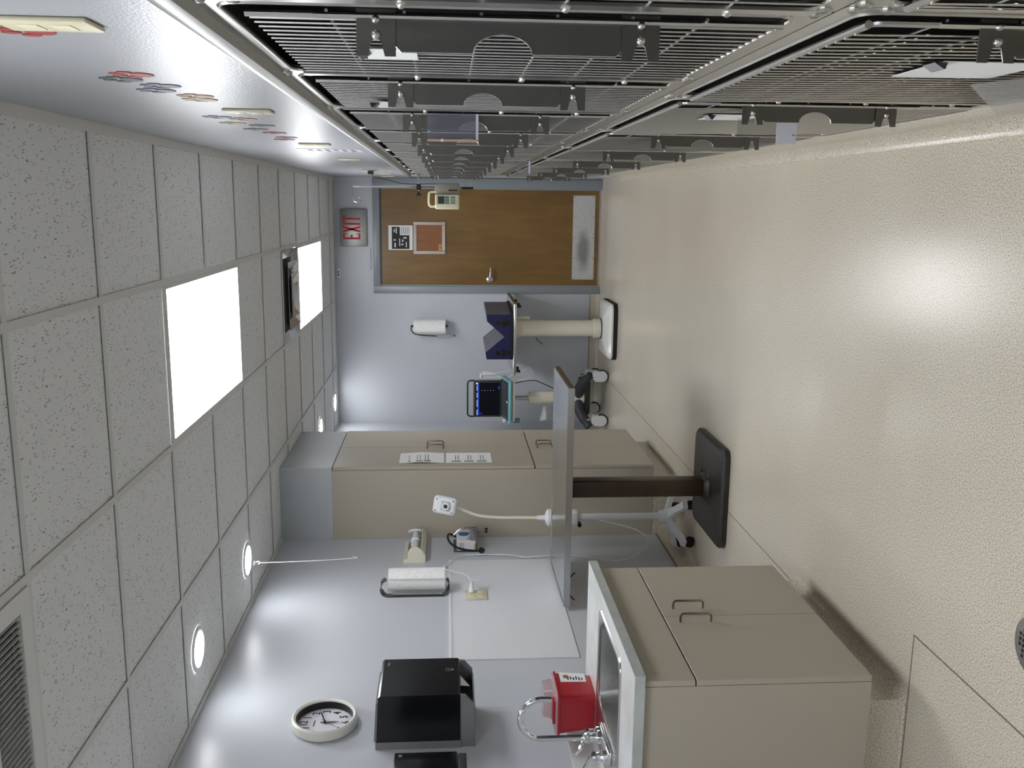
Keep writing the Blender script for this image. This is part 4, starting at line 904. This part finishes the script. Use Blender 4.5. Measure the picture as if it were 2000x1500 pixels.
for cx_, cy__ in ((-1.505, 8.03), (-1.90, 7.99), (-1.56, 8.42), (-1.88, 8.42)):
    c = MB().cyl((cx_, cy__ - .02, .056), (cx_, cy__ + .02, .056), .056, n=28).build('caster', RUBBER, t)
    pp = [(cx_ + .05 * math.cos(R(a)), .062 + .05 * math.sin(R(a))) for a in range(-200, 21, 20)] + [(cx_ + .045, .13), (cx_ + .03, .145), (cx_ - .02, .145), (cx_ - .045, .12)]
    MB().prism([(x, cy__ - .03, z) for x, z in pp], (0, .06, 0)).build('caster_cover', WHITEP, c)
    MB().cyl((cx_, cy__ + .02, .1), (cx_, cy__ + .02, .19), .012, n=12).build('caster_stem', SATIN, c)
MB().rbox((UX - .11, UY - .12, .55), (UX - .055, UY - .03, .565), .005, 1).build('side_tray', CREAM2, t)
MB().prism([(UX - .17, UY - .12, .552), (UX - .055, UY - .12, .552), (UX - .055, UY - .12, .562), (UX - .19, UY - .12, .60)], (0, .09, 0)).build('gel_shelf', WHITEP, t)
MB().tube(smooth([(-1.60, UY + .03, .83), (-1.58, UY + .04, .74), (-1.575, UY + .04, .64), (-1.60, UY + .03, .57), (-1.63, UY + .02, .50), (-1.68, UY + .05, .40)], 6), .0045, 6).build('power_cable', RUBBER, t)
pr_ = MB().rbox((-1.545, UY + .02, .885), (-1.535, UY + .03, 1.14), .002, 1).build('probe_rack', CREAM2, t)
MB().rbox((-1.545, UY + .01, 1.125), (-1.50, UY + .04, 1.14), .003, 1).build('rack_arm', WHITEP, pr_)
for q, (x, z) in enumerate(((-1.512, 1.10), (-1.50, 1.075))):
    pb = MB().tube([(x, UY + .02, 1.12), (x, UY + .02, 1.09), (x - .002, UY + .02, 1.04), (x - .004, UY + .02, 1.0)], [.011, .012, .008, .004], 10).build('probe', WHITEP, t)
    MB().tube(smooth([(x - .004, UY + .02, 1.0), (x - .03 + .05 * q, UY, .9), (x + .05, UY - .02, .78), (x + .06, UY - .02, .70), (x + .0, UY - .02, .67), (x - .05, UY, .72), (x - .06, UY, .84)], 6), .0028, 6).build('probe_cable', WHITEP, pb)
t = thing('gel_bottle', 'blue-green gel bottle with white cap hanging at the ultrasound side', 'bottle', (-1.915, 8.02, .79))
MB().lathe([(.020, .788), (.023, .795), (.023, .90), (.012, .915)], (-1.905, 8.02, 0), (0, 0, 1), 18).build('bottle', mat('gel_blue', (110, 160, 178), .25, Transmission_Weight=.3), t)
MB().lathe([(.0125, .914), (.018, .916), (.018, .938), (.015, .942)], (-1.905, 8.02, 0), (0, 0, 1), 16).build('cap', WHITEP, t)
MB().lathe([(.0235, .86), (.0235, .90)], (-1.905, 8.02, 0), (0, 0, 1), 18).build('paper_band', PAPER, t)
MB().lathe([(.028, .856), (.03, .858), (.03, .868), (.028, .87), (.0245, .87), (.0245, .856)], (-1.905, 8.02, 0), (0, 0, 1), 18, False).build('holder_ring', CREAM2, t)

# ------------------------------------------------------------------ far wall: towel roll and stethoscope
t = thing('far_towel_roll', 'white towel roll cover hung on the far wall beside the door', 'towel holder', (-1.135, D, 1.45))
MB().lathe([(.02, 1.447), (.068, 1.447), (.068, 1.742), (.02, 1.742)], (-1.135, D - .085, 0), (0, 0, 1), 32).build('roll', TOWEL, t)
MB().tube(smooth([(-1.135, D - .085, 1.745), (-1.135, D - .085, 1.762), (-1.135, D - .03, 1.765), (-1.135, D, 1.74)], 4), .006, 8).build('top_arm', BLACKP, t)
MB().tube(smooth([(-1.135, D - .085, 1.447), (-1.135, D - .085, 1.432), (-1.135, D - .03, 1.43), (-1.135, D, 1.45)], 4), .006, 8).build('bottom_arm', BLACKP, t)
t = thing('hanging_stethoscope', 'dark stethoscope hanging over the far wall towel roll', 'stethoscope', (-1.19, D - .08, 1.4))
MB().tube(smooth([(-1.12, D - .12, 1.755), (-1.15, D - .13, 1.765), (-1.19, D - .135, 1.74), (-1.205, D - .14, 1.68), (-1.213, D - .14, 1.58), (-1.215, D - .14, 1.53)], 6), .005, 8).build('tubing', RUBBER, t)
MB().tube(smooth([(-1.215, D - .14, 1.53), (-1.23, D - .14, 1.50), (-1.235, D - .14, 1.44), (-1.225, D - .14, 1.40), (-1.215, D - .14, 1.375)], 5), .0025, 6).build('ear_tube', SATIN, t)
MB().tube(smooth([(-1.215, D - .14, 1.53), (-1.20, D - .15, 1.49), (-1.19, D - .15, 1.42), (-1.20, D - .15, 1.39), (-1.21, D - .145, 1.375)], 5), .0025, 6).build('ear_tube', SATIN, t)
MB().dome((-1.212, D - .142, 1.37), (0, 0, -1), .008, .014, 8).build('ear_tip', RUBBER, t)

# ------------------------------------------------------------------ IV pole and pump at the end of the cages
PX, PY = .112, 7.35
t = thing('iv_pole', 'thin metal IV pole with hook clamped to the end of the cages', 'IV pole', (PX, PY, 1.22))
MB().cyl((PX, PY, 1.226), (PX, PY, 2.155), .006, n=10).build('rod', SATIN, t)
MB().tube(smooth([(PX, PY, 2.15), (PX - .03, PY, 2.156), (PX - .085, PY, 2.156), (PX - .112, PY, 2.145), (PX - .118, PY, 2.115), (PX - .10, PY, 2.095), (PX - .08, PY, 2.11)], 6), .0045, 8).build('hook', SATIN, t)
MB().cyl((.22, PY, 1.65), (PX - .04, PY, 1.65), .007, n=10).build('clamp_arm', SATIN, t)
MB().cyl((.22, PY, 1.25), (PX, PY, 1.25), .006, n=10).build('lower_arm', SATIN, t)
MB().rbox((PX - .02, PY - .02, 1.632), (PX + .02, PY + .02, 1.668), .004, 1).build('clamp', BLACKP, t)
MB().lathe([(.006, 0), (.006, .02), (.02, .026), (.02, .034)], (PX - .03, PY - .01, 1.65), (-1, -.2, 0), 10).build('clamp_knob', BLACKP, t)
MB().rbox((PX - .012, PY - .012, 1.228), (PX + .006, PY + .012, 1.32), .003, 1).build('lower_clamp', BLACKP, t)
t = thing('infusion_pump', 'cream infusion pump with green keypad clamped to the IV pole', 'infusion pump', (.04, PY - .05, 1.335))
MB().rbox((.058, PY - .10, 1.337), (.142, PY - .012, 1.522), .008, 2).build('rear_case', mat('pump_grey', (150, 149, 134), .5), t)
MB().rbox((-.052, PY - .115, 1.337), (.06, PY - .02, 1.522), .01, 3).build('front_case', CREAM, t)
MB().tube(smooth([(-.03, PY - .07, 1.515), (-.032, PY - .07, 1.555), (-.01, PY - .07, 1.57), (.05, PY - .07, 1.57), (.075, PY - .07, 1.56), (.08, PY - .07, 1.515)], 5), .009, 8).build('handle', CREAM, t)
fp = MB().box((-.02, PY - .1165, 1.345), (.055, PY - .1148, 1.515)).build('face_plate', mat('pump_face', (206, 206, 180), .5), t)
MB().box((-.012, PY - .118, 1.452), (.045, PY - .1163, 1.502)).build('display', DGREYP, fp)
KG = mat('key_green', (26, 104, 100), .5)
for i in range(3):
    for j in range(2): MB().box((-.012 + .02 * i, PY - .118, 1.418 + .016 * j), (.003 + .02 * i, PY - .1163, 1.43 + .016 * j)).build('key', KG, fp)
for i in range(3):
    for j in range(2): MB().box((-.012 + .02 * i, PY - .118, 1.372 + .018 * j), (.003 + .02 * i, PY - .1163, 1.382 + .018 * j)).build('key', GREYP if i == 1 else KG, fp)
MB().box((.085, PY - .102, 1.35), (.095, PY - .0995, 1.42)).build('slot', BLACKP, t)
t = thing('pump_cord', 'thin dark cord drooping from the wall plate to the infusion pump', 'cord', (.15, 7.0, 1.7))
MB().rbox((XR - .03, 6.66, 1.945), (XR - .0086, 6.72, 1.985), .005, 1).build('plug', DGREYP, t)
MB().tube(smooth([(XR - .028, 6.69, 1.965), (XR - .05, 6.72, 1.93), (.155, 6.85, 1.86), (.135, 7.0, 1.78), (.13, 7.12, 1.68), (.135, 7.2, 1.58), (.135, 7.26, 1.50), (.12, 7.27, 1.44)], 6), .0028, 6).build('cable', DGREYP, t)

# ------------------------------------------------------------------ floor drain
t = thing('floor_drain', 'round metal floor drain with square holes at the picture edge', 'drain', (-1.06, 2.012, 0))
MB().lathe([(.078, .0003), (.078, .002), (.074, .003), (.001, .003)], (-1.06, 2.012, 0), (0, 0, 1), 36).build('grate', ALU, t)
h0 = MB().box((-1.0645, 2.0075, .0028), (-1.0555, 2.0165, .0034)).build('hole', GAPM, t)
for i in range(-4, 5):
    for j in range(-4, 5):
        if (i or j) and math.hypot(i, j) < 4.4: copy_part(h0, t, (i * .0135, j * .0135, 0))
